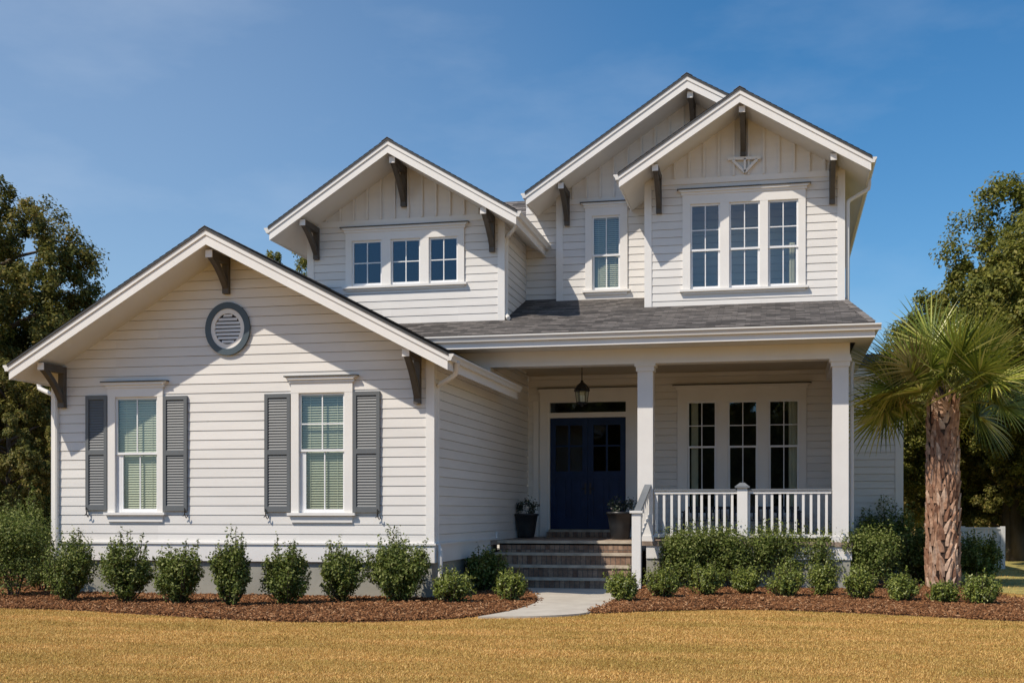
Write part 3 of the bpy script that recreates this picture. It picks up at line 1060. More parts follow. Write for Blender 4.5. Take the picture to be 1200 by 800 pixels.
m.box(DX0 - .1, DX1 + .1, YPW + .11, YPW + 1.2, ZT1 + .2, ZT1 + .22)
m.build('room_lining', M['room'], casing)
xm = (DX0 + DX1) / 2
for (a, b, hs) in ((DX0 + .006, xm - .003, 1), (xm + .003, DX1 - .006, -1)):
    m = MB()
    y0, y1 = YPW + .03, YPW + .075
    st = .135
    za_, zb_ = ZD0, ZD1 - .006
    hh = zb_ - za_
    zl0, zl1 = za_ + hh * .52, zb_ - .18      # glass zone
    m.box(a, a + st, y0, y1, za_, zb_); m.box(b - st, b, y0, y1, za_, zb_)
    m.box(a + st, b - st, y0, y1, zb_ - .18, zb_)
    m.box(a + st, b - st, y0, y1, zl0 - .16, zl0)
    m.box(a + st, b - st, y0, y1, za_, za_ + .24)
    mx = (a + b) / 2
    m.box(mx - .025, mx + .025, y0 + .004, y1, zl0, zl1)
    zmid = zl0 + (zl1 - zl0) * .55
    m.box(a + st, b - st, y0 + .006, y1 - .004, zmid - .018, zmid + .018)
    # panels
    m.box(a + st, b - st, y0 + .022, y1 - .008, za_ + .24, zl0 - .16)
    m.box(mx - .05, mx + .05, y0 + .001, y1, za_ + .24, zl0 - .16)
    for (p0, p1) in ((a + st + .05, mx - .09), (mx + .09, b - st - .05)):
        m.box(p0, p1, y0 + .010, y1, za_ + .30, zl0 - .22)
    d = hpart(m, 'door', 'door', bevel=0.004)
    m = MB()
    m.face([(a + st, y0 + .025, zl0), (b - st, y0 + .025, zl0), (b - st, y0 + .025, zl1), (a + st, y0 + .025, zl1)])
    m.build('pane', M['door_glass'], d)
    hx = (b - .06) if hs > 0 else (a + .06)
    m = MB()
    zh = za_ + 1.0
    m.box(hx - .022, hx + .022, y0 - .012, y0, zh - .14, zh + .14)
    m.tube([(hx, y0 - .012, zh), (hx, y0 - .055, zh), (hx - hs * .10, y0 - .06, zh)], .011, 8)
    m.build('handle', M['iron'], d)

# ---- steps ---------------------------------------------------------------
TR = .30
RH = ZFL / 4
ys0 = YCOL - .05 - 3 * TR
m = MB()
for i in range(3):
    pass
steps = None
for i in range(4):
    y0 = ys0 + i * TR
    z0, z1 = i * RH, (i + 1) * RH
    mb_ = MB()
    y1 = YCOL - .02 if i < 3 else YCOL + .3
    mb_.box(STX0 + (.012 * i), STX1 - .01, y0, y1 + .0, z0 - (.1 if i == 0 else 0), z1 - .055)
    if steps is None:
        steps = hpart(mb_, 'porch_steps', 'brick')
    else:
        mb_.build('riser', M['brick'], steps)
    mt = MB()
    mt.box(STX0 - .01, STX1 - .005, y0 - .03, y0 + TR + (.0 if i < 3 else .1) - .032, z1 - .055, z1 + (0.004 if i == 3 else 0))
    mt.build('tread', M['tread'], steps, bevel=0.008)

# ---- columns -------------------------------------------------------------
def column(px0, px1, pcap0, pcap1, down=False):
    a, b = UX(px0, YCOL), UX(px1, YCOL)
    w = (b - a)
    c = (a + b) / 2
    cy = YCOL + .17
    hw = w / 2
    m = MB()
    m.box(c - hw, c + hw, cy - hw, cy + hw, ZFL + .12, ZBM - .16)
    col = hpart(m, 'porch_column', 'trim', bevel=0.006)
    m = MB()
    m.box(c - hw - .03, c + hw + .03, cy - hw - .03, cy + hw + .03, ZBM - .16, ZBM - .06)
    m.box(c - hw - .06, c + hw + .06, cy - hw - .06, cy + hw + .06, ZBM - .06, ZBM)
    m.build('capital', M['trim'], col, bevel=0.005)
    m = MB()
    m.box(c - hw - .02, c + hw + .02, cy - hw - .02, cy + hw + .02, ZFL + .002, ZFL + .12)
    m.build('column_base', M['trim'], col, bevel=0.005)
    return c, hw
cA, hwA = column(747, 765, 743, 767)
cB, hwB = column(975.5, 994.5, 971, 996)

# ---- railings ------------------------------------------------------------
ZRT = U(870, 572.5, YCOL)[1]
ZRB = U(870, 629, YCOL)[1]
yr = YCOL + .10
px_post = (864, 876)
xp0, xp1 = UX(px_post[0], yr), UX(px_post[1], yr)
for (a, b, bal) in ((cA + hwA + .02, xp0, [769.6, 778.3, 787.2, 796, 804.7, 813.5, 822.3, 831.2, 840, 849, 858]),
                    (xp1, cB - hwB - .02, [877.6, 886.6, 895.7, 904.7, 914, 923.2, 932.2, 941.3, 950.4, 959.4, 968.5])):
    m = MB()
    m.box(a, b, yr - .045, yr + .045, ZRT - .10, ZRT - .035)
    rl = hpart(m, 'porch_railing', 'trim', bevel=0.004)
    m = MB()
    m.box(a, b, yr - .07, yr + .07, ZRT - .035, ZRT)
    m.build('top_rail', M['rail'], rl, bevel=0.006)
    m = MB()
    m.box(a, b, yr - .04, yr + .04, ZRB - .01, ZRB + .06)
    m.build('bottom_rail', M['trim'], rl, bevel=0.004)
    for p in bal:
        x = UX(p, yr)
        if x - .022 < a or x + .022 > b: x = min(max(x, a + .05), b - .05)
        m = MB()
        m.box(x - .026, x + .026, yr - .026, yr + .026, ZRB + .058, ZRT - .098)
        m.build('baluster', M['trim'], rl)
m = MB()
xc = (xp0 + xp1) / 2
m.box(xp0, xp1, yr - .1, yr + .1, ZFL + .002, ZRT + .02)
pst = hpart(m, 'railing_post', 'trim', bevel=0.004)
m = MB()
m.box(xp0 - .045, xp1 + .045, yr - .145, yr + .145, ZRT + .02, ZRT + .06)
hwp = (xp1 - xp0) / 2 + .03
zc = ZRT + .06
ap = [(xc - hwp, yr - .13, zc), (xc + hwp, yr - .13, zc), (xc + hwp, yr + .13, zc), (xc - hwp, yr + .13, zc)]
at_ = [(xc - .05, yr - .05, zc + .07), (xc + .05, yr - .05, zc + .07), (xc + .05, yr + .05, zc + .07), (xc - .05, yr + .05, zc + .07)]
for i in range(4):
    j = (i + 1) % 4
    m.face([ap[i], ap[j], at_[j], at_[i]])
m.face(at_)
m.build('post_cap', M['rail'], pst)
# stair railing
yn = ys0 + .02
xn0, xn1 = UX(741, yn), UX(751.5, yn)
xn = (xn0 + xn1) / 2
ZN = U(746, 598, yn)[1]
m = MB()
m.box(xn0, xn1, yn - .1, yn + .1, -.05, ZN - .05)
npst = hpart(m, 'newel_post', 'trim', bevel=0.004)
m = MB()
m.box(xn0 - .04, xn1 + .04, yn - .14, yn + .14, ZN - .05, ZN)
m.build('post_cap', M['trim'], npst, bevel=0.008)
ya, yb2 = yn + .1, YCOL + .17 - hwA
za2, zb2 = ZN - .03, U(760, 567.5, yb2)[1]
xr_ = cA + .06
def zline(y): return za2 + (zb2 - za2) * (y - ya) / (yb2 - ya)
m = MB()
x0_, x1_ = xn - .01, xr_
m.prism([(x0_ - .035, ya, za2 - .10), (x0_ + .035, ya, za2 - .10), (x0_ + .035, ya, za2 - .035), (x0_ - .035, ya, za2 - .035)], (x1_ - x0_, yb2 - ya, zb2 - za2))
sr = hpart(m, 'stair_railing', 'trim')
m = MB()
m.prism([(x0_ - .07, ya, za2 - .035), (x0_ + .07, ya, za2 - .035), (x0_ + .07, ya, za2 + .005), (x0_ - .07, ya, za2 + .005)], (x1_ - x0_, yb2 - ya, zb2 - za2))
m.build('top_rail', M['rail'], sr, bevel=0.006)
m = MB()
dz = ZN - .95
m.prism([(x0_ - .035, ya, za2 - dz), (x0_ + .035, ya, za2 - dz), (x0_ + .035, ya, za2 - dz + .06), (x0_ - .035, ya, za2 - dz + .06)], (x1_ - x0_, yb2 - ya, zb2 - za2))
m.build('bottom_rail', M['trim'], sr)
for i in range(6):
    t = (i + .7) / 6.4
    x = x0_ + (x1_ - x0_) * t; y = ya + (yb2 - ya) * t; z = za2 + (zb2 - za2) * t
    m = MB()
    m.box(x - .02, x + .02, y - .02, y + .02, z - dz + .05, z - .08)
    m.build('baluster', M['trim'], sr)

# ---- shutters ------------------------------------------------------------
def shutter(px0, px1, py0, py1, flip):
    Y = YW
    x0, x1 = UX(px0, Y), UX(px1, Y)
    z1 = U((px0 + px1) / 2, py0, Y)[1]; z0 = U((px0 + px1) / 2, py1, Y)[1]
    ya, yb_ = Y - .062, Y - .014
    st = .065
    m = MB()
    m.box(x0, x0 + st, ya, yb_, z0, z1); m.box(x1 - st, x1, ya, yb_, z0, z1)
    zm = z0 + (z1 - z0) * .505
    for a, b in ((z0, z0 + .10), (zm - .045, zm + .045), (z1 - .075, z1)):
        m.box(x0 + st, x1 - st, ya + .001, yb_, a, b)
    s = hpart(m, 'shutter', 'shutter', bevel=0.004)
    for a, b in ((z0 + .10, zm - .045), (zm + .045, z1 - .075)):
        m = MB()
        n = int((b - a) / .05)
        p = (b - a) / n
        for i in range(n):
            zc = a + i * p
            q = [(ya + .016, zc), (ya + .018, zc + .010), (yb_ - .010, zc + p + .004), (yb_ - .012, zc + p - .006)]
            m.prism_yz(q, x0 + st, x1 - st)
        m.build('louvre_panel', M['shutter'], s)
    hx = x0 + .035 if flip else x1 - .035
    m = MB()
    m.tube([(hx, Y - .02, z0 - .02), (hx, Y - .085, z0 - .03), (hx, Y - .085, z0 + .06)], .010, 6)
    m.tube([(hx, Y - .08, z0 - .03), (hx + .01, Y - .08, z0 - .09), (hx + .035, Y - .08, z0 - .13), (hx + .06, Y - .08, z0 - .10), (hx + .055, Y - .08, z0 - .075)], .011, 6)
    m.tube([(hx, Y - .08, z0 - .06), (hx - .035, Y - .08, z0 - .10)], .009, 6)
    m.build('holdback', M['iron'], s)
shutter(102, 127.0, 464, 597.5, True)
shutter(192.5, 220.5, 464, 598.5, False)
shutter(311.2, 341.3, 461.5, 599.5, True)
shutter(414.7, 446, 458.5, 600, False)

# ---- oval vent -----------------------------------------------------------
vx, vz = U(268, 385.5, YW)
RX, RZ = (U(294, 385, YW)[0] - U(242, 385, YW)[0]) / 2, (U(268, 354.5, YW)[1] - U(268, 416.5, YW)[1]) / 2
def ring(m, ro, ri, y0, y1, n=48):
    for k in range(n):
        a0, a1 = 2 * math.pi * k / n, 2 * math.pi * (k + 1) / n
        o0 = (vx + RX * ro * math.cos(a0), vz + RZ * ro * math.sin(a0)); o1 = (vx + RX * ro * math.cos(a1), vz + RZ * ro * math.sin(a1))
        i0 = (vx + RX * ri * math.cos(a0), vz + RZ * ri * math.sin(a0)); i1 = (vx + RX * ri * math.cos(a1), vz + RZ * ri * math.sin(a1))
        m.face([(o0[0], y0, o0[1]), (o1[0], y0, o1[1]), (i1[0], y0, i1[1]), (i0[0], y0, i0[1])])
        m.face([(o0[0], y0, o0[1]), (o1[0], y0, o1[1]), (o1[0], y1, o1[1]), (o0[0], y1, o0[1])])
        m.face([(i0[0], y0, i0[1]), (i1[0], y0, i1[1]), (i1[0], y1, i1[1]), (i0[0], y1, i0[1])])
m = MB(); ring(m, 1.0, .76, YW - .065, YW)
vent = hpart(m, 'gable_vent', 'vent')
m = MB(); ring(m, .76, .58, YW - .048, YW)
m.build('vent_flange', M['trim'], vent)
m = MB()
n = 8
for i in range(n):
    z = vz - RZ * .56 + (i + .2) * RZ * 1.12 / n
    zz = max(abs(z - vz), abs(z + .06 - vz)) / (RZ * .6)
    if zz >= 1: continue
    hwid = RX * .6 * math.sqrt(1 - zz * zz)
    q = [(YW - .046, z), (YW - .044, z + .008), (YW - .008, z + .075), (YW - .006, z + .066)]
    m.prism_yz(q, vx - hwid, vx + hwid)
m.build('vent_slats', M['trim'], vent)
m = MB()
m.face([(vx + RX * .6 * math.cos(2 * math.pi * k / 40), YW - .0195, vz + RZ * .6 * math.sin(2 * math.pi * k / 40)) for k in range(40)])
m.build('vent_screen', M['room'], vent)

# ---- triangular gable ornament under the right peak bracket ----------------
def orn(px, py): return U(px, py, YR)
a, b, c = orn(856, 187), orn(890, 184.5), orn(873, 203)
m = MB()
def bar(p, q, w):
    d = Vector((q[0] - p[0], q[1] - p[1])).normalized(); n_ = Vector((-d.y, d.x)) * w
    m.prism_xz([(p[0] - n_.x, p[1] - n_.y), (q[0] - n_.x, q[1] - n_.y), (q[0] + n_.x, q[1] + n_.y), (p[0] + n_.x, p[1] + n_.y)], YR - .09, YR - .002)
bar((a[0] - .05, a[1]), (b[0] + .03, b[1] - .03), .032)
bar((c[0], c[1]), (b[0] - .05, b[1] - .06), .028)
bar((c[0], c[1] + .03), ((a[0] + b[0]) / 2, a[1] - .02), .024)
bar((c[0], c[1]), (a[0] + .05, a[1] - .04), .028)
hpart(m, 'gable_ornament', 'trim')

# ---- downspouts ----------------------------------------------------------
def dspout(pts, r=.046):
    m = MB()
    P = []
    for q in pts:
        if isinstance(q, Vector):
            P.append(tuple(q)); continue
        px, py, Y = q
        x, z = U(px, py, Y)
        P.append((x, Y, z))
    # round the corners
    Q = [Vector(P[0])]
    for i in range(1, len(P) - 1):
        a, b, c = Vector(P[i - 1]), Vector(P[i]), Vector(P[i + 1])
        l1 = min(.09, (b - a).length * .45); l2 = min(.09, (c - b).length * .45)
        Q += [b + (a - b).normalized() * l1, b * .7 + (b + (a - b).normalized() * l1) * .15 + (b + (c - b).normalized() * l2) * .15, b + (c - b).normalized() * l2]
    Q.append(Vector(P[-1]))
    m.tube(Q, r, 8)
    return hpart(m, 'downspout', 'gutter', smooth=False)
dspout([(536, 424, 21.05), (534, 439, 21.15), (512.5, 452, 21.78), (511.5, 634, 21.78), (516, 645, 21.70), (516, 676, 21.70)])
dspout([(45, 443, 22.3), (46, 455, 22.3), (66, 464, 21.56), (66.5, 690, 21.56)])
dspout([(606, 256, 26.1), (604.5, 266, 26.2), (593.5, 279, 26.85), (593, 368, 26.85), (596, 373, 26.6)])
dspout([Vector((right.xr + .05, 27.95, right.zr - .14)), Vector((right.xr + .045, 27.93, right.zr - .36)), (993.5, 236, 27.75), (993.2, 352, 27.75)])
dspout([(1000, 424, 26.35), (998.4, 432, 26.35), (998.4, 668, 26.35)], .04)

# ---- side wing set back at right --------------------------------------------
YSW = 31.8
xs0, xs1 = right.x1, UX(1057, YSW)
zst = U(1040, 432, YSW)[1]
m = MB()
lap(m, (0, YSW, 0), (1, 0, 0), (0, 0, 1), (0, -1, 0), [(xs0, .6), (xs1, .6), (xs1, zst), (xs0, zst)], EXPO, 0.013, v0=.6)
hpart(m, 'side_bay_wall', 'siding')
m = MB()
m.box(xs1 - .16, xs1 + .03, YSW - .026, YSW + .004, .6, zst)
m.box(xs1 - .0, xs1 + .028, YSW + .004, YSW + .14, .6, zst)
hpart(m, 'corner_board', 'trim', bevel=0.003)
side_wall(xs1, YSW + .004, 36.0, .6, zst, 1)
m = MB()
m.prism_yz([(YSW - .25, zst), (34.0, zst + .65), (36.2, zst), (36.2, zst - .06), (34.0, zst + .55), (YSW - .25, zst - .06)][0:3], xs0 - .2, xs1 + .12)
m2 = hpart(m, 'roof', 'shingle')
m = MB()
m.box(xs0, xs1 + .1, YSW - .28, YSW - .25, zst - .2, zst + .01)
m.box(xs0, xs1 + .1, YSW - .25, YSW, zst - .2, zst - .18)
m.build('eave_fascia', M['trim'], m2)
m = MB()
m.box(xs0, xs1 - .05, YSW + .03, 36, -.1, .62)
hpart(m, 'foundation', 'foundation')

# ------------------------------------------------------------------ PORCH THINGS
rng = np.random.default_rng(11)
random.seed(5)

def mesh_from_np(name, V, nper, mat, smooth=False):
    """V: (N, nper, 3) separate polygons"""
    V = np.asarray(V, dtype=np.float32)
    N = V.shape[0]
    me = bpy.data.meshes.new(name)
    me.vertices.add(N * nper)
    me.vertices.foreach_set('co', V.reshape(-1))
    me.loops.add(N * nper)
    me.loops.foreach_set('vertex_index', np.arange(N * nper, dtype=np.int32))
    me.polygons.add(N)
    me.polygons.foreach_set('loop_start', np.arange(0, N * nper, nper, dtype=np.int32))
    try:
        me.polygons.foreach_set('loop_total', np.full(N, nper, dtype=np.int32))
    except Exception:
        pass
    me.update(calc_edges=True)
    me.validate()
    me.materials.append(M[mat] if isinstance(mat, str) else mat)
    return me

def unit(a):
    return a / np.maximum(np.linalg.norm(a, axis=1, keepdims=True), 1e-6)

def leaves(P, Nrm, size, rng, width=0.5, spread=0.8, jit=0.3):
    """diamond leaves folded along their midrib: two triangles as one quad"""
    n = len(P)
    d = unit(Nrm + rng.normal(0, spread, (n, 3)))
    t = unit(np.cross(d, rng.normal(0, 1, (n, 3))))
    b = np.cross(d, t)
    s = size * (1 + rng.uniform(-jit, jit, (n, 1)))
    a0 = P - t * s * .5
    a1 = P + t * s * .5 - d * s * .08
    b0 = P + b * s * width * .5 + d * s * .06 - t * s * .06
    b1 = P - b * s * width * .5 + d * s * .06 - t * s * .06
    return np.stack([a0, b0, a1, b1], axis=1)

def shoot_shrub(w, h, n, size, rng, shoots=46):
    """leafy shoots fanning out of one base; returns leaf quads and shoot tips"""
    tips, P, D = [], [], []
    per = n // shoots
    for i in range(shoots):
        an = rng.uniform(0, 2 * math.pi)
        u = rng.uniform(0, 1) ** .75
        rr = (.08 + .46 * u) * w * rng.uniform(.75, 1.08)
        zz = h * (.95 - .22 * u ** 2.0) * (rng.uniform(.80, 1.05) if rng.uniform() < .8 else rng.uniform(1.05, 1.22))
        if rng.uniform() < .38: zz *= rng.uniform(.42, .75)
        tip = np.array([math.cos(an) * rr, math.sin(an) * rr, zz])
        mid = np.array([tip[0] * .75, tip[1] * .75, zz * .40])
        tips.append((mid, tip))
        t = rng.beta(2.2, 1.5, per) * .92 + .10
        c = (1 - t)[:, None] ** 2 * 0 + 2 * ((1 - t) * t)[:, None] * mid + (t ** 2)[:, None] * tip
        sp = (.035 + .055 * np.sin(np.clip(t, 0, 1) * math.pi)) * (w / .95)
        o = unit(rng.normal(0, 1, (per, 3)))
        P.append(c + o * (sp * rng.uniform(.2, 1.15, per))[:, None])
        D.append(o * .6 + unit(tip[None] + 1e-6) * .5 + np.array([0, 0, .35]))
    P = np.concatenate(P); D = np.concatenate(D)
    P[:, 2] = np.maximum(P[:, 2], .04)
    return leaves(P, D, size, rng, .5, .55), tips

def shrub_mesh(w, h, n, size, rng, clumps=26, mat='leaf_dark', base=0.12, shape='round', lump=0.24):
    C = []; R = []
    for i in range(clumps):
        u = rng.uniform(0, 1)
        if shape == 'egg': u = rng.beta(1.7, 1.5)
        an = rng.uniform(0, 2 * math.pi)
        if shape == 'vase':
            zz = base + (1 - base) * (0.12 + .82 * u)
            prof = (.45 + .75 * u) if u < .6 else (.9 - .9 * (u - .6))
        elif shape == 'egg':
            zz = base + (1 - base) * (.10 + .85 * u)
            prof = .38 + .72 * math.sin(math.pi * min(1, u * .85 + .10)) ** .8
        elif shape == 'flat':
            zz = base + (1 - base) * (.15 + .75 * u ** .7)
            prof = .98
        else:
            zz = base + (1 - base) * (0.15 + .75 * u)
            prof = math.sqrt(max(0.05, 1 - (2 * u - .9) ** 2))
        rr = math.sqrt(rng.uniform(.1, 1)) * prof * .40
        C.append((math.cos(an) * rr * w, math.sin(an) * rr * w, zz * h * .92))
        R.append(lump * min(w, h) * rng.uniform(.6, 1.15))
    C = np.array(C); R = np.array(R)
    idx = rng.integers(0, clumps, n)
    d = unit(rng.normal(0, 1, (n, 3)))
    r = R[idx] * rng.uniform(.35, 1.0, n) ** .6
    P = C[idx] + d * r[:, None]
    # stray twigs
    k = int(n * .09)
    st = rng.integers(0, clumps, k)
    up = unit(np.stack([rng.normal(0, .5, k), rng.normal(0, .5, k), np.abs(rng.normal(.8, .4, k))], 1))
    P[:k] = C[st] + up * (R[st] * rng.uniform(1.0, 1.75, k))[:, None]
    P[:, 2] = np.maximum(P[:, 2], .02)
    q = leaves(P, d * .7 + np.array([0, -.15, .5]), size, rng, .5, .5)
    return q, C, R

def plant(name, loc, w, h, n, size, label, cat, group=None, mat='leaf_dark', shape='round', seed=1, clumps=26, stems=7, base=.12, lump=.24):
    r = np.random.default_rng(seed)
    root = empty(name, loc, label, cat, group)
    tips = None
    if shape in ('vase', 'round'):
        q, tips = shoot_shrub(w, h, int(n * .62), size, r, 52 if shape == 'vase' else 60)
        q2, C, R = shrub_mesh(w * .9, h * .86, int(n * .55), size, r, 36, mat, .12, 'egg', .185)
        q = np.concatenate([q, q2])
    else:
        q, C, R = shrub_mesh(w, h, n, size, r, clumps, mat, base, shape, lump)
    me = mesh_from_np('foliage', q, 4, mat)
    o = bpy.data.objects.new('foliage', me); COL.objects.link(o); o.parent = root
    m = MB()
    if tips:
        for md_, tp_ in tips[:24]:
            m.tube([(md_[0] * .05, md_[1] * .05, -.03), tuple(md_ * .8), tuple(md_ * .5 + tp_ * .5), tuple(tp_)], [.011, .009, .006, .003], 5)
    for i in range(0 if tips else min(stems, len(C))):
        c = C[i]
        m.tube([(c[0] * .12, c[1] * .12, -.03), (c[0] * .45, c[1] * .45, c[2] * .5), (c[0], c[1], c[2])], [.013, .010, .004], 5)
    s = m.build('stem', M['stem'], root, off=(0, 0, 0))
    s.location = (0, 0, 0)
    return root

# lantern hanging from the porch ceiling
YL = 27.6
lx, lzb = U(682, 476, YL)
lzt = U(682, 447, YL)[1]
lan = empty('porch_lantern', (lx, YL, lzb), 'black iron lantern hanging on a rod from the porch ceiling before the door', 'lantern')
def lpart(m, name, mat, parent=lan, **k):
    o = m.build(name, mat, parent, off=(lx, YL, lzb), **k)
    o.location = (0, 0, 0)
    return o
lh = lzt - lzb
m = MB()
m.tube([(lx, YL, lzt - .03), (lx, YL, ZCE - .01)], .012, 8)
m.lathe((lx, YL, ZCE - .03), [(.07, 0), (.07, .02), (.05, .03)], 16)
lpart(m, 'rod', 'iron')
m = MB()
m.lathe((lx, YL, lzb), [(.17, lh * .60), (.185, lh * .62), (.17, lh * .72), (.11, lh * .86), (.05, lh * .95), (.03, lh * 1.0), (.03, lh * 1.05)], 8)
lpart(m, 'hood', 'iron')
m = MB()
for k in range(6):
    an = math.pi * 2 * k / 6 + .26
    m.tube([(lx + .155 * math.cos(an), YL + .155 * math.sin(an), lzb + lh * .61), (lx + .12 * math.cos(an), YL + .12 * math.sin(an), lzb + lh * .16)], .008, 6)
m.lathe((lx, YL, lzb), [(.03, 0), (.05, lh * .06), (.13, lh * .13), (.13, lh * .17)], 12)
lpart(m, 'cage', 'iron')
m = MB()
pr = [(.145, lh * .60), (.112, lh * .175)]
for k in range(6):
    a0, a1 = math.pi * 2 * k / 6 + .26, math.pi * 2 * (k + 1) / 6 + .26
    m.face([(lx + pr[0][0] * math.cos(a0), YL + pr[0][0] * math.sin(a0), lzb + pr[0][1]), (lx + pr[0][0] * math.cos(a1), YL + pr[0][0] * math.sin(a1), lzb + pr[0][1]),
            (lx + pr[1][0] * math.cos(a1), YL + pr[1][0] * math.sin(a1), lzb + pr[1][1]), (lx + pr[1][0] * math.cos(a0), YL + pr[1][0] * math.sin(a0), lzb + pr[1][1])])
lpart(m, 'pane', 'glass')
m = MB()
for dx, dy in ((-.04, 0), (.04, .0), (0, -.045)):
    m.tube([(lx + dx, YL + dy, lzb + lh * .17), (lx + dx, YL + dy, lzb + lh * .45)], .018, 8)
lpart(m, 'candle', 'sash')

# planters
def planter(px, pyb, Y, wtop, hgt, label, seed, leafw):
    x = UX(px, Y)
    root = empty('planter', (x, Y, ZFL + .003), label, 'planter', 'dark planters beside the front door')
    m = MB()
    r = wtop / 2
    m.lathe((0, 0, 0), [(r * .62, 0), (r * .66, .02), (r * .82, hgt * .5), (r * .96, hgt * .9), (r * 1.05, hgt * .92), (r * 1.05, hgt), (r * .92, hgt), (r * .9, hgt - .06)], 28)
    o = m.build('pot', M['pot'], root, smooth=True, off=(0, 0, 0)); o.location = (0, 0, 0)
    m = MB()
    m.lathe((0, 0, hgt - .07), [(r * .91, 0), (r * .5, .015), (.01, .02)], 20)
    o = m.build('soil', M['soil'], root, off=(0, 0, 0)); o.location = (0, 0, 0)
    rg = np.random.default_rng(seed)
    q, C, R = shrub_mesh(leafw, .42, 700, .055, rg, 16, base=.1, lump=.26)
    q = q + np.array([0, 0, hgt - .08])
    me = mesh_from_np('foliage', q, 4, 'leaf_pot')
    o = bpy.data.objects.new('foliage', me); COL.objects.link(o); o.parent = root
    return root
planter(617, 629, 28.7, .56, .58, 'dark pot with leafy plant beside the wing wall, left of the navy door', 21, .62)
planter(727, 631, 27.6, .62, .62, 'dark pot with leafy plant between the navy door and the white newel post', 22, .75)

# porch bench
bx0, bx1 = UX(801, 29.4), UX(938, 29.4)
bl = bx1 - bx0
bench = empty('porch_bench', ((bx0 + bx1) / 2, 29.5, ZFL + .002), 'long dark slatted bench under the porch windows behind the railing', 'bench')
def bpart(m, name, mat='bench'):
    o = m.build(name, mat, bench, off=(0, 0, 0), bevel=0.004); o.location = (0, 0, 0); return o
m = MB()
for i in range(4): m.box(-bl / 2 + .04, bl / 2 - .04, -.26 + i * .115, -.26 + i * .115 + .095, .40, .43)
bpart(m, 'seat')
m = MB()
for i in range(24):
    x = -bl / 2 + .08 + i * (bl - .16) / 23
    m.box(x - .02, x + .02, .20, .23, .44, .68)
m.box(-bl / 2 + .03, bl / 2 - .03, .19, .245, .68, .75)
bpart(m, 'backrest')
for sx in (-1, 1):
    m = MB(); m.box(sx * (bl / 2) - .035, sx * (bl / 2) + .035, -.30, .24, .60, .635); bpart(m, 'armrest')
    for y in (-.27, .2):
        m = MB(); m.box(sx * (bl / 2 - .03) - .03, sx * (bl / 2 - .03) + .03, y - .03, y + .03, 0, .60 if y < 0 else .66); bpart(m, 'leg')

# ------------------------------------------------------------------ GROUND
def ngon(name, pts, z, mat, thick=None):
    m = MB()
    m.face([(x, y, z) for x, y in pts], [(x, y) for x, y in pts])
    if thick:
        n = len(pts)
        for i in range(n):
            a, b = pts[i], pts[(i + 1) % n]
            m.face([(a[0], a[1], z), (b[0], b[1], z), (b[0], b[1], z - thick), (a[0], a[1], z - thick)])
    me_o = m.build(name, mat)
    return me_o

lawn = MB().box(-400, 400, -60, 800, -.5, 0.0).build('lawn', 'ground')
tag(lawn, kind='structure')

def smooth_px(pts, n=6):
    P = [Vector((p[0], p[1])) for p in pts]
    out = []
    for i in range(len(P) - 1):
        p0 = P[max(i - 1, 0)]; p1 = P[i]; p2 = P[i + 1]; p3 = P[min(i + 2, len(P) - 1)]
        for k in range(n):
            t = k / n
            out.append(.5 * ((2 * p1) + (-p0 + p2) * t + (2 * p0 - 5 * p1 + 4 * p2 - p3) * t * t + (-p0 + 3 * p1 - 3 * p2 + p3) * t ** 3))
    out.append(P[-1])
    return [(v.x, v.y) for v in out]

def wob(pts, amp, seed):
    r = np.random.default_rng(seed)
    return [(x + r.normal(0, amp), y + r.normal(0, amp)) for x, y in pts]

front_l = wob([G(*p) for p in smooth_px([(-160, 708), (0, 712.5), (100, 716), (200, 722), (300, 727.5), (400, 729), (480, 727.5), (545, 724), (600, 716.5), (627, 707.5), (628, 701), (618, 693.5), (612, 690)], 8)], .012, 3)
bed_l = front_l + [(STX0 + .1, ys0 + .1), (XW1 + .02, YCOL - .4), (XW1 + .02, YW + .1), (XW0 - .1, YW + .1), (XW0 - .3, YW + 5), (XW0 - 6, YW + 5)]
front_r = wob([G(*p) for p in smooth_px([(744, 690), (728, 699), (712, 710), (692, 718.5), (760, 716.5), (830, 715), (900, 715), (1000, 718.5), (1100, 723.5), (1200, 728), (1290, 728)], 8)], .012, 4)
gx, gy = front_r[-1]
bed_r = front_r + [(gx + 1.5, gy + 2.5), (gx - .5, gy + 4.6), (XF1 + 2.6, YCOL + 3.0), (XF1 + 1.7, YSW), (XF1, YSW), (XF1, YCOL), (STX1 + .2, YCOL)]
path_px_l = smooth_px([(606, 688.5), (618, 693.5), (630, 702), (625, 709), (600, 717), (560, 724.5)], 6)
path_px_r = smooth_px([(560, 724.5), (620, 724), (665, 722), (690, 719), (712, 710), (728, 699), (748, 689)], 6)
path = [G(*p) for p in path_px_l] + [G(*p) for p in path_px_r[1:]]
o = ngon('mulch_bed', bed_l, .016, 'mulch', .03); tag(o, kind='structure')
o = ngon('mulch_bed', bed_r, .016, 'mulch', .03); tag(o, kind='structure')
o = ngon('walkway', path, .034, 'concrete', .05); tag(o, kind='structure')

side = [(XF1 + 2.2, 27.2), (gx + 1.0, gy + 4.4), (90, 30), (90, 90), (XF1 + 1.9, 90)]
o = ngon('side_lawn', side, .004, 'green_lawn'); tag(o, kind='structure')
back = [(-90, 24), (XW0 - .6, 24), (XW0 - .6, 90), (-90, 90)]
o = ngon('leaf_litter_ground', back, .004, 'litter'); tag(o, kind='structure')

def inside(P, poly):
    x, y = P[:, 0], P[:, 1]
    c = np.zeros(len(P), bool)
    n = len(poly)
    for i in range(n):
        x0, y0 = poly[i]; x1, y1 = poly[(i + 1) % n]
        k = ((y0 > y) != (y1 > y)) & (x < (x1 - x0) * (y - y0) / (y1 - y0 + 1e-12) + x0)
        c ^= k
    return c

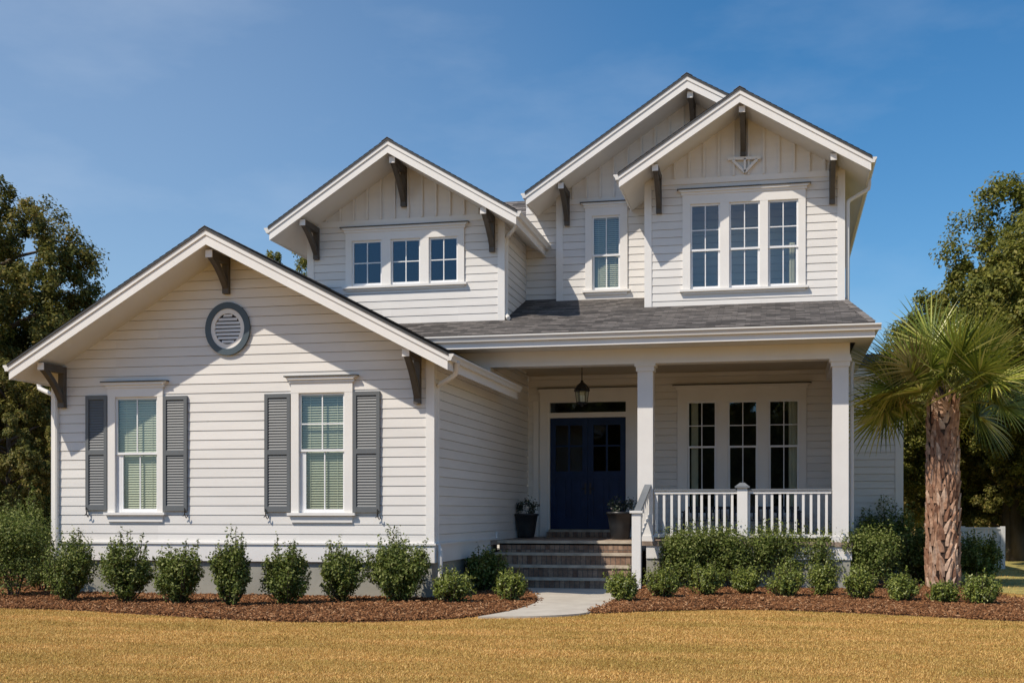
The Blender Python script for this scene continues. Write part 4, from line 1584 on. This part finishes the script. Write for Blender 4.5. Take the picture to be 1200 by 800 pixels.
# mulch chips
def chips(poly, dens, seed, ymax):
    r = np.random.default_rng(seed)
    a = np.array(poly)
    x0, y0 = a.min(0); x1, y1 = a.max(0)
    y1 = min(y1, ymax)
    n = int((x1 - x0) * (y1 - y0) * dens)
    P = np.stack([r.uniform(x0, x1, n), r.uniform(y0, y1, n)], 1)
    P = P[inside(P, poly)]
    # a few chips spill over the border
    n = len(P)
    sp = r.uniform(0, 1, n) < .25
    P = P + np.where(sp[:, None], r.normal(0, .07, (n, 2)), 0)
    an = r.uniform(0, 2 * math.pi, n)
    tilt = r.normal(0, .35, n)
    L = r.uniform(.014, .044, n); Wd = r.uniform(.004, .010, n); T = r.uniform(.003, .008, n)
    ux = np.stack([np.cos(an) * np.cos(tilt), np.sin(an) * np.cos(tilt), np.sin(tilt)], 1)
    vx_ = np.stack([-np.sin(an), np.cos(an), r.normal(0, .3, n)], 1); vx_ = unit(vx_)
    wx = np.cross(ux, vx_)
    c = np.stack([P[:, 0], P[:, 1], .02 + np.abs(r.normal(0, .018, n))], 1)
    u = ux * L[:, None]; v = vx_ * Wd[:, None]; w = wx * T[:, None]
    V = np.stack([c - u - v + w, c + u - v + w, c + u + v + w, c - u + v + w, c - u - v - w, c + u - v - w, c + u + v - w, c - u + v - w], 1)
    F = np.array([(0, 1, 2, 3), (0, 4, 5, 1), (1, 5, 6, 2), (2, 6, 7, 3), (3, 7, 4, 0)])
    N = len(V)
    me = bpy.data.meshes.new('mulch')
    me.vertices.add(N * 8); me.vertices.foreach_set('co', V.astype(np.float32).reshape(-1))
    idx = (F[None] + (np.arange(N) * 8)[:, None, None]).reshape(-1).astype(np.int32)
    me.loops.add(len(idx)); me.loops.foreach_set('vertex_index', idx)
    me.polygons.add(N * 5); me.polygons.foreach_set('loop_start', np.arange(0, N * 20, 4, dtype=np.int32))
    me.update(calc_edges=True); me.validate()
    me.materials.append(M['chip'])
    return me
for poly, sd in ((bed_l, 41), (bed_r, 42)):
    me = chips(poly, 1300, sd, 27.5)
    o = bpy.data.objects.new('mulch', me); COL.objects.link(o)
    tag(o, 'reddish brown bark mulch spread over the planting beds along the house', 'mulch', kind='stuff')

# grass blades on the near lawn
def grass(n, seed, y0, y1, x0f, x1f, hmean):
    r = np.random.default_rng(seed)
    # sample in camera-facing wedge, wider than the frame
    w = np.sqrt(r.uniform(y0 ** 2, y1 ** 2, n))
    u = r.uniform(-.52, .52, n)
    X = -SY * w + CY * u * w
    Y = CY * w + SY * u * w
    P = np.stack([X, Y], 1)
    keep = ~(inside(P, bed_l) | inside(P, bed_r) | inside(P, path))
    keep &= ~((P[:, 0] > XW0) & (P[:, 0] < XF1) & (P[:, 1] > YW))
    P = P[keep]
    n = len(P)
    an = r.uniform(0, 2 * math.pi, n)
    pt = np.sin(P[:, 0] * 3.1 + 1.7 * np.sin(P[:, 1] * 2.3)) * np.sin(P[:, 1] * 4.3 + 1.3 * np.sin(P[:, 0] * 1.9))
    h = hmean * r.uniform(.5, 1.5, n) * (1 + .2 * pt)
    lean = np.minimum(np.abs(r.normal(1.05, .35, n)), 1.45)
    wd = r.uniform(.0016, .0034, n) * (1 + .05 * w[keep])
    dx, dy = np.cos(an), np.sin(an)
    b0 = np.stack([P[:, 0] - dy * wd, P[:, 1] + dx * wd, np.full(n, -.002)], 1)
    b1 = np.stack([P[:, 0] + dy * wd, P[:, 1] - dx * wd, np.full(n, -.002)], 1)
    tp = np.stack([P[:, 0] + dx * h * np.sin(lean), P[:, 1] + dy * h * np.sin(lean), h * np.cos(lean) * .9 + .004], 1)
    return np.stack([b0, b1, tp], 1)
gq = np.concatenate([grass(560000, 51, 10.6, 20.5, 0, 0, .025), grass(60000, 52, 20.5, 34, 0, 0, .05)])
me = mesh_from_np('grass', gq, 3, 'blade')
o = bpy.data.objects.new('grass', me); COL.objects.link(o)
tag(o, 'short dormant straw coloured turf of the front lawn', 'grass', kind='stuff')

# ------------------------------------------------------------------ SHRUBS
gA = 'upright shrubs along the gabled wing'
rowA = [
    (16, 700, 82, 88, 'dark bushy shrub at the far left frame edge, first before the wing corner'),
    (82, 706, 62, 82, 'full round shrub standing at the left corner of the gabled wing'),
    (148, 708, 60, 80, 'airy upright shrub below the shuttered window without a crossbar in its upper sash'),
    (210, 709, 60, 76, 'upright shrub just right of the left shuttered window on the wing'),
    (271, 712, 54, 86, 'slim tall shrub under the oval gable vent'),
    (336, 710, 58, 74, 'vase shaped shrub below the left shutter of the right wing window'),
    (402, 707, 58, 72, 'upright shrub below the right wing window, between the vase shaped shrub and the corner shrub'),
    (468, 706, 72, 70, 'broadest shrub of the wing row, beside the right corner downspout'),
]
r_row = random.Random(17)
for i, (px, py, wpx, hpx, lab) in enumerate(rowA):
    x, y = G(px, py)
    wcam = -SY * x + CY * y
    s = wcam / FPX
    plant('shrub', (x, y, .015), wpx * s * r_row.uniform(.92, 1.14), hpx * s * r_row.uniform(.98, 1.14), 7500 if wpx < 70 else 13000, .055, lab, 'shrub', gA, 'leaf_dark', 'vase' if i > 0 else 'flat', 100 + i, 60, 9, .06, .27)

def px_plant(px, py, wpx, hpx, lab, group, mat, shape, seed, n, size, lump=.25, clumps=24, name='shrub'):
    x, y = G(px, py)
    s = (-SY * x + CY * y) / FPX
    return plant(name, (x, y, .015), wpx * s * 1.05, hpx * s * 1.05, n, size, lab, 'shrub', group, mat, shape, seed, clumps, 7, .08, lump)

gB = 'low light green shrubs along the bed edge'
small = [
    (531, 708, 54, 40, 'wide low light green shrub at the foot of the wing corner downspout'),
    (598, 706, 38, 38, 'small round light green shrub left of the walkway, beside the brick steps'),
    (730, 706, 42, 38, 'small light green shrub right of the walkway, at the foot of the newel post'),
    (776, 702, 46, 40, 'low light green shrub below the left end of the porch railing'),
    (828, 699, 44, 38, 'low light green shrub in front of the hedge, below the left porch window pane'),
    (874, 698, 36, 34, 'low light green shrub in front of the hedge, straight below the railing post'),
    (922, 701, 44, 42, 'low light green shrub in front of the right half of the hedge'),
    (965, 700, 34, 40, 'narrow light green shrub in front of the hedge, just left of the right porch column'),
    (1008, 704, 42, 40, 'low light green shrub just right of the right porch column'),
    (1056, 706, 44, 34, 'low light green shrub just left of the palm trunk'),
    (1106, 708, 36, 26, 'smallest light green shrub, right at the foot of the palm trunk'),
    (1149, 710, 52, 38, 'wide light green shrub just right of the palm trunk'),
]
for i, (px, py, w_, h_, lab) in enumerate(small):
    px_plant(px, py, w_, h_, lab, gB, 'leaf_mid', 'round', 200 + i, 4200, .046, .28, 24)

gC = 'dark hedge shrubs before the porch'
hedge = [
    (806, 690, 66, 66, 'leftmost hedge shrub under the porch railing, nearest the steps'),
    (855, 690, 66, 68, 'hedge shrub under the railing just left of the railing post'),
    (906, 690, 66, 68, 'hedge shrub under the railing just right of the railing post'),
    (957, 690, 66, 66, 'hedge shrub under the right end of the porch railing'),
    (1016, 691, 66, 66, 'separate full shrub at the foot of the right porch column, right of the hedge'),
]
for i, (px, py, w_, h_, lab) in enumerate(hedge):
    px_plant(px, py, w_, h_, lab, gC, 'leaf_dark', 'flat', 300 + i, 16000, .056, .22, 80)

px_plant(568, 694, 58, 50, 'dark spreading shrub in the shade between the wing wall and the steps', None, 'leaf_dark', 'round', 401, 5000, .065, .27)
px_plant(1040, 676, 78, 88, 'tall dark shrub in front of the set-back bluish side wall', None, 'leaf_dark', 'round', 402, 9000, .07, .24, 30)
px_plant(1082, 684, 60, 70, 'dark shrub in the shade just behind the palm trunk', None, 'leaf_dark', 'round', 403, 6500, .07, .26, 26)
px_plant(1145, 683, 58, 58, 'dark shrub right of the palm trunk, before the white fence panel', None, 'leaf_dark', 'round', 404, 6500, .07, .26, 26)
px_plant(30, 680, 60, 100, 'tall dark shrub at the far left behind the row of shrubs', None, 'leaf_dark', 'round', 405, 8000, .07, .26, 30)
px_plant(-45, 690, 90, 90, 'dark shrub at the left end of the mulch bed beyond the row', None, 'leaf_dark', 'round', 406, 8000, .07, .26, 30)

px_plant(4, 664, 110, 62, 'broad dark thicket of shrubs under the trees at the far left', None, 'leaf_dark', 'flat', 407, 12000, .08, .24, 40)
px_plant(50, 694, 44, 48, 'small dark shrub squeezed between the two leftmost full shrubs', None, 'leaf_dark', 'flat', 409, 4000, .07, .26, 20)
px_plant(52, 655, 80, 78, 'dark thicket shrub behind the left corner of the wing', None, 'leaf_dark', 'flat', 408, 12000, .08, .24, 40)

# ------------------------------------------------------------------ PALM
def palm(px, py):
    x0, y0 = G(px, py)
    root = empty('palm_tree', (x0, y0, 0), 'palm with woven boot trunk and fan fronds right of the porch', 'palm tree')
    r = np.random.default_rng(77)
    H = 3.9
    R0, R1 = .345, .30
    m = MB()
    m.tube([(0, 0, -.1), (0.01, 0, 1.2), (.0, 0, 2.4), (.02, 0, H), (.03, 0, H + .45)], [R0 * .92, R0 * .86, R0 * .86, R1 * .9, R1 * .45], 16)
    tr = m.build('trunk', M['palmcore'], root, smooth=True, off=(0, 0, 0)); tr.location = (0, 0, 0)
    # boots: overlapping pointed scales in two spirals
    b = MB()
    rows = 30
    for i in range(rows):
        z = .02 + i * (H - .1) / rows
        rad = R0 + (R1 - R0) * z / H
        nn = 11
        for k in range(nn):
            an = 2 * math.pi * (k + .5 * (i % 2)) / nn + r.normal(0, .06)
            ln = r.uniform(.24, .44); wd = r.uniform(.05, .085)
            out = r.uniform(.012, .045)
            lean = r.normal(0, .10) + (.16 if (i + k) % 2 else -.16)
            pts = []
            segs = 5
            for s in range(segs + 1):
                t = s / segs
                ww = wd * (1 - t ** 1.8) ** .7 * (.8 + .35 * math.sin(math.pi * t))
                zz = z + ln * t
                rr = rad * .93 + out * t ** 1.3 + .012
                a_c = an + lean * t
                pts.append(((a_c, ww, rr, zz)))
            for s in range(segs):
                (a0, w0, r0, z0), (a1, w1, r1, z1) = pts[s], pts[s + 1]
                def pt(a_, w_, rr, zz, sd, th):
                    aa = a_ + sd * w_ / rr
                    q = rr - abs(sd) * .018 + th
                    return (q * math.cos(aa), q * math.sin(aa), zz)
                base = len(b.v)
                for (aa, ww, rr, zz) in (pts[s], pts[s + 1]):
                    pass
                b.face([pt(a0, w0, r0, z0, -1, 0), pt(a0, w0, r0, z0, 0, .014), pt(a1, w1, r1, z1, 0, .014), pt(a1, w1, r1, z1, -1, 0)])
                b.face([pt(a0, w0, r0, z0, 0, .014), pt(a0, w0, r0, z0, 1, 0), pt(a1, w1, r1, z1, 1, 0), pt(a1, w1, r1, z1, 0, .014)])
    bo = b.build('boots', M['boot'], tr, off=(0, 0, 0)); bo.location = (0, 0, 0)
    # weld boots so that one scale is one island
    import bmesh
    bmx = bmesh.new(); bmx.from_mesh(bo.data); bmesh.ops.remove_doubles(bmx, verts=bmx.verts, dist=.0005); bmx.to_mesh(bo.data); bmx.free()
    # fronds
    crown = Vector((.02, 0, H + .12))
    def frond(az, el, plen, flen, mat, droop, seed):
        rr = np.random.default_rng(seed)
        d = Vector((math.cos(az) * math.cos(el), math.sin(az) * math.cos(el), math.sin(el)))
        side = Vector((-math.sin(az), math.cos(az), 0))
        P = []
        p = crown + Vector((math.cos(az), math.sin(az), 0)) * .14 + Vector((0, 0, rr.uniform(-.25, .15)))
        dirv = d.copy()
        ns = 6
        pts = [p.copy()]
        for i in range(ns):
            dirv = (dirv + Vector((0, 0, -droop * .16))).normalized()
            p = p + dirv * plen / ns
            pts.append(p.copy())
        mb_ = MB()
        mb_.tube(pts, [.022, .019, .017, .015, .013, .012, .012], 6)
        hub = pts[-1]
        fwd = dirv
        up = side.cross(fwd).normalized()
        if up.z < 0 and el > -.3: up = -up
        nl = 40
        V = []
        roll = rr.choice([-1, 1]) * rr.uniform(.15, 1.15)
        side2 = (side * math.cos(roll) + up * math.sin(roll)).normalized()
        up2 = fwd.cross(side2).normalized()
        for k in range(nl):
            t = k / (nl - 1) * 2 - 1
            a = t * math.radians(128) + rr.normal(0, .02)
            L = flen * (1 - .33 * abs(t) ** 1.6) * rr.uniform(.92, 1.06)
            start = hub + fwd * (.24 * (1 - abs(t)) )
            ldir = (fwd * math.cos(a) + side2 * math.sin(a) + up2 * (.16 * abs(t) + .02 * (k % 2))).normalized()
            wdir = up2.cross(ldir).normalized()
            q = start.copy()
            nseg = 5
            prev = None
            ld = ldir.copy()
            fold = rr.uniform(.4, 1.0) * .018
            for s in range(nseg + 1):
                tt = s / nseg
                ww = .025 * (1 - .25 * abs(t)) * (min(1, tt * 4 + .25)) * (1 - tt ** 2.2)
                row = (q - wdir * ww + up2 * fold * (1 - tt), q.copy(), q + wdir * ww + up2 * fold * (1 - tt))
                if prev:
                    V.append([prev[0], prev[1], row[1], row[0]])
                    V.append([prev[1], prev[2], row[2], row[1]])
                prev = row
                ld = (ld + Vector((0, 0, -1)) * droop * (.03 + .17 * tt * tt * 2.0)).normalized()
                q = q + ld * L / nseg
        fr = mb_.build('frond', M['petiole'], root, smooth=True, off=(0, 0, 0)); fr.location = (0, 0, 0)
        arr = np.array([[tuple(c) for c in f] for f in V])
        bl_ = MB()
        for f in V: bl_.face(f)
        lo = bl_.build('leaflets', M[mat], fr, off=(0, 0, 0)); lo.location = (0, 0, 0)
        bmx = bmesh.new(); bmx.from_mesh(lo.data); bmesh.ops.remove_doubles(bmx, verts=bmx.verts, dist=.0004); bmx.to_mesh(lo.data); bmx.free()
    R_ = random.Random(9)
    n = 0
    golden = 2.399963
    N = 34
    for i in range(N):
        t = i / (N - 1)
        el = math.radians(82 - 76 * t ** .85)
        az = i * golden + R_.uniform(-.2, .2)
        plen = R_.uniform(.68, .95)
        fl = R_.uniform(.98, 1.2)
        dr = .2 + .4 * t + R_.uniform(0, .2)
        mat = 'frond' if t < .975 else 'deadfrond'
        if math.cos(az) * .2 - math.sin(az) > .45 and el < math.radians(28):
            el = math.radians(R_.uniform(35, 62))
        frond(az, el, plen, fl, mat, dr, 500 + i)
    for k_, (az_, el_, pl_, fl_, dr_) in enumerate([(3.0, .30, .95, 1.15, .75), (3.5, .36, .85, 1.05, .6), (.15, .34, .95, 1.1, .6), (2.75, .95, .8, 1.15, .35), (.45, .9, .8, 1.2, .3)]):
        frond(az_, el_, pl_, fl_, 'frond', dr_, 700 + k_)
    return root
palm(1105, 690)

# ------------------------------------------------------------------ TREES
def tree_mesh(seed, H, crown_r, crown_z0, nclump, nleaf, leaf, shape='round', lean=0.0):
    r = np.random.default_rng(seed)
    m = MB()
    tr = H * .022
    pts = []
    for i in range(7):
        t = i / 6
        pts.append((lean * t * t + r.normal(0, .05) * t * H * .1, r.normal(0, .05) * t * H * .1, -.2 + t * H * .80))
    m.tube(pts, [tr * (1.25 - 1.0 * i / 6) for i in range(7)], 10)
    C = []; R = []
    zc = (crown_z0 + H) / 2; hz = (H - crown_z0) / 2
    while len(C) < nclump:
        d = r.normal(0, 1, 3); d /= np.linalg.norm(d)
        rad = r.uniform(.35, 1.0) ** .6
        if shape == 'cone':
            z = r.uniform(0, 1) ** 1.1
            rr = (1 - z) ** .75 * crown_r * math.sqrt(r.uniform(.1, 1))
            an = r.uniform(0, 6.283)
            C.append((math.cos(an) * rr, math.sin(an) * rr, crown_z0 + z * (H - crown_z0)))
        else:
            C.append((d[0] * crown_r * rad, d[1] * crown_r * rad, zc + d[2] * hz * rad * (.95 if d[2] > 0 else .85)))
        R.append(crown_r * r.uniform(.13, .25))
    C = np.array(C); R = np.array(R)
    for i in range(min(26, nclump)):
        c = C[i]
        z0 = max(crown_z0 * .7, min(c[2] - .35 * math.hypot(c[0], c[1]) - .2, H * .74))
        t = (z0 + .2) / (H * .8)
        k = min(int(t * 6), 5)
        f = t * 6 - k
        s = np.array(pts[k]) * (1 - f) + np.array(pts[k + 1]) * f
        mid_ = s * .45 + c * .55 + np.array([r.normal(0, .15), r.normal(0, .15), .1])
        m.tube([tuple(s), tuple(mid_), tuple(c)], [tr * .38, tr * .22, tr * .07], 6)
    idx = r.integers(0, nclump, nleaf)
    d = unit(r.normal(0, 1, (nleaf, 3)))
    rad = R[idx] * r.uniform(.25, 1.0, nleaf) ** .55
    # sub-clumping gives ragged edges
    sub = unit(r.normal(0, 1, (nclump * 9, 3)))
    si = idx * 9 + r.integers(0, 9, nleaf)
    P = C[idx] + sub[si] * (R[idx] * .70)[:, None] + d * (R[idx] * .42 * r.uniform(.1, 1.0, nleaf) ** .7)[:, None]
    P[:, 2] = np.maximum(P[:, 2], .3)
    cc = np.array([0, 0, zc * .8])
    q = leaves(P, d * .45 + unit(P - cc) * .55 + np.array([0, 0, .45]), leaf, r, .55, .5)
    return m, q

PROTO = {}
def make_proto(key, **k):
    m, q = tree_mesh(**k)
    PROTO[key] = (m, q)

def tree(key, px, Y, height, label, mat, group, rot, wscale=1.0, name='tree'):
    m, q, me_t, me_c = PROTO[key]
    x = UX(px, Y)
    s = height / PROTO_H[key]
    root = empty(name, (x, Y, 0), label, 'tree', group)
    root.rotation_euler = (0, 0, rot)
    root.scale = (s * wscale, s * wscale, s)
    a = bpy.data.objects.new('trunk', me_t); COL.objects.link(a); a.parent = root
    b = bpy.data.objects.new('crown', me_c); COL.objects.link(b); b.parent = root
    return root

PROTO_H = {}
def proto(key, mat, **k):
    m, q = tree_mesh(**k)
    me_t = bpy.data.meshes.new('trunk'); me_t.from_pydata(m.v, [], m.f); me_t.materials.append(M['bark'])
    me_t.polygons.foreach_set('use_smooth', [True] * len(me_t.polygons))
    me_c = mesh_from_np('crown', q, 4, mat)
    PROTO[key] = (m, q, me_t, me_c)
    PROTO_H[key] = k['H']
proto('oak', 'leaf_oak', seed=61, H=12, crown_r=4.6, crown_z0=2.0, nclump=110, nleaf=150000, leaf=.125)
proto('oak2', 'leaf_oak', seed=62, H=11, crown_r=4.0, crown_z0=1.2, nclump=100, nleaf=150000, leaf=.125)
proto('pine', 'leaf_tree', seed=63, H=13, crown_r=3.8, crown_z0=1.8, nclump=120, nleaf=110000, leaf=.125)
proto('dense', 'leaf_tree', seed=64, H=9, crown_r=3.2, crown_z0=.5, nclump=90, nleaf=90000, leaf=.13)
gT = 'trees behind the house'
trees = [
    ('pine', -14, 36.0, 13.2, 'tallest loose crowned tree left of the house, at the left frame edge', .3, 1.0),
    ('dense', 54, 40.0, 10.0, 'shorter dense tree showing just above the left eave of the wing', 1.9, 1.0),
    ('oak2', -70, 37.0, 12.5, 'tree with spreading crown cut off by the left frame edge', 2.2, 1.0),
    ('dense', 10, 33.0, 6.6, 'low dark leafy tree beside the left wing corner, under the taller trees', 4.0, .9),
    ('dense', 60, 46.0, 8.5, 'shaded low tree in the gap behind the left wing corner', 5.2, 1.1),
    ('oak2', 352, 48.0, 13.0, 'tree whose small crown tip shows between the wing roof and the upper left gable', 1.2, .55),
    ('oak', 1272, 40.0, 12.2, 'tallest broad oak at the right frame edge', .9, 1.0),
    ('oak2', 1192, 43.0, 10.9, 'middle sized oak between the tallest oak and the one behind the palm', 5.5, 1.0),
    ('oak2', 1122, 44.0, 9.0, 'rounded oak right behind the palm fronds', 2.7, 1.0),
    ('dense', 1092, 48.0, 7.6, 'low green tree seen between the palm trunk and the bluish side wall', .4, .95),
    ('dense', 1180, 43.0, 6.8, 'low dense tree behind the white fence panel', 2.9, 1.0),
    ('oak', 1290, 36.0, 11.5, 'oak beyond the right frame edge whose branches reach the picture', 4.4, 1.0),
    ('dense', 1212, 54.0, 6.0, 'farthest low tree closing the gap right of the fence panel', 1.1, 1.3),
    ('dense', 1260, 50.0, 9.0, 'dark tree filling the gap under the right oaks', 3.3, 1.2),
]
for key, px, Y, h, lab, rot, ws in trees:
    tree(key, px, Y, h, lab, None, gT, rot, ws)

# dark far wood on both sides, plus an unseen one added behind the camera
def wood(name, x0, x1, y0, y1, n, seed, label, hs=1.0, step=1):
    r = np.random.default_rng(seed)
    V = []
    q = PROTO['dense'][1]
    q = q[::(16 if step == 1 else step)]
    for i in range(n):
        s = r.uniform(.75, 1.25) * hs
        a = r.uniform(0, 6.28)
        ca, sa = math.cos(a), math.sin(a)
        Rm = np.array([[ca, -sa, 0], [sa, ca, 0], [0, 0, 1]]) * s
        c = q.mean(axis=1, keepdims=True)
        qq = c + (q - c) * 2.8
        V.append(qq @ Rm.T + np.array([r.uniform(x0, x1), r.uniform(y0, y1), -.6]))
    me = mesh_from_np(name, np.concatenate(V), 4, 'leaf_tree')
    o = bpy.data.objects.new(name, me); COL.objects.link(o)
    tag(o, label, 'woodland', kind='stuff')
wood('far_wood', -120, -14, 56, 72, 46, 71, 'dark far woodland behind the trees left of the house')
wood('far_wood', -20, 8, -46, -36, 22, 73, 'unseen woodland added behind the camera to darken the porch window reflections', 1.4, 5)  # out of view, added so the porch windows reflect something dark
wood('far_wood', 6, 100, 58, 74, 42, 72, 'dark far woodland behind the oaks right of the house')

# ------------------------------------------------------------------ FENCE PANEL
YF = 37.0
fx0, fx1 = UX(1128, YF), UX(1175, YF)
fz1 = U(1150, 617, YF)[1]
fence = empty('fence', ((fx0 + fx1) / 2, YF, 0), 'low white board fence panel on the grass right of the palm trunk', 'fence')
fw = (fx1 - fx0) / 2
def fpart(m, name):
    o = m.build(name, 'fence', fence, off=(0, 0, 0), bevel=.004); o.location = (0, 0, 0); return o
m = MB()
nb = 9
for i in range(nb):
    a = -fw + .06 + i * (2 * fw - .12) / nb
    m.box(a + .003, a + (2 * fw - .12) / nb - .003, -.012, .012, .05, fz1 - .06)
fpart(m, 'panel')
m = MB(); m.box(-fw, fw, -.05, .05, fz1 - .06, fz1 - .01); fpart(m, 'top_rail')
for sx in (-1, 1):
    m = MB(); m.box(sx * fw - .06, sx * fw + .06, -.06, .06, -.05, fz1 + .02); fpart(m, 'post')
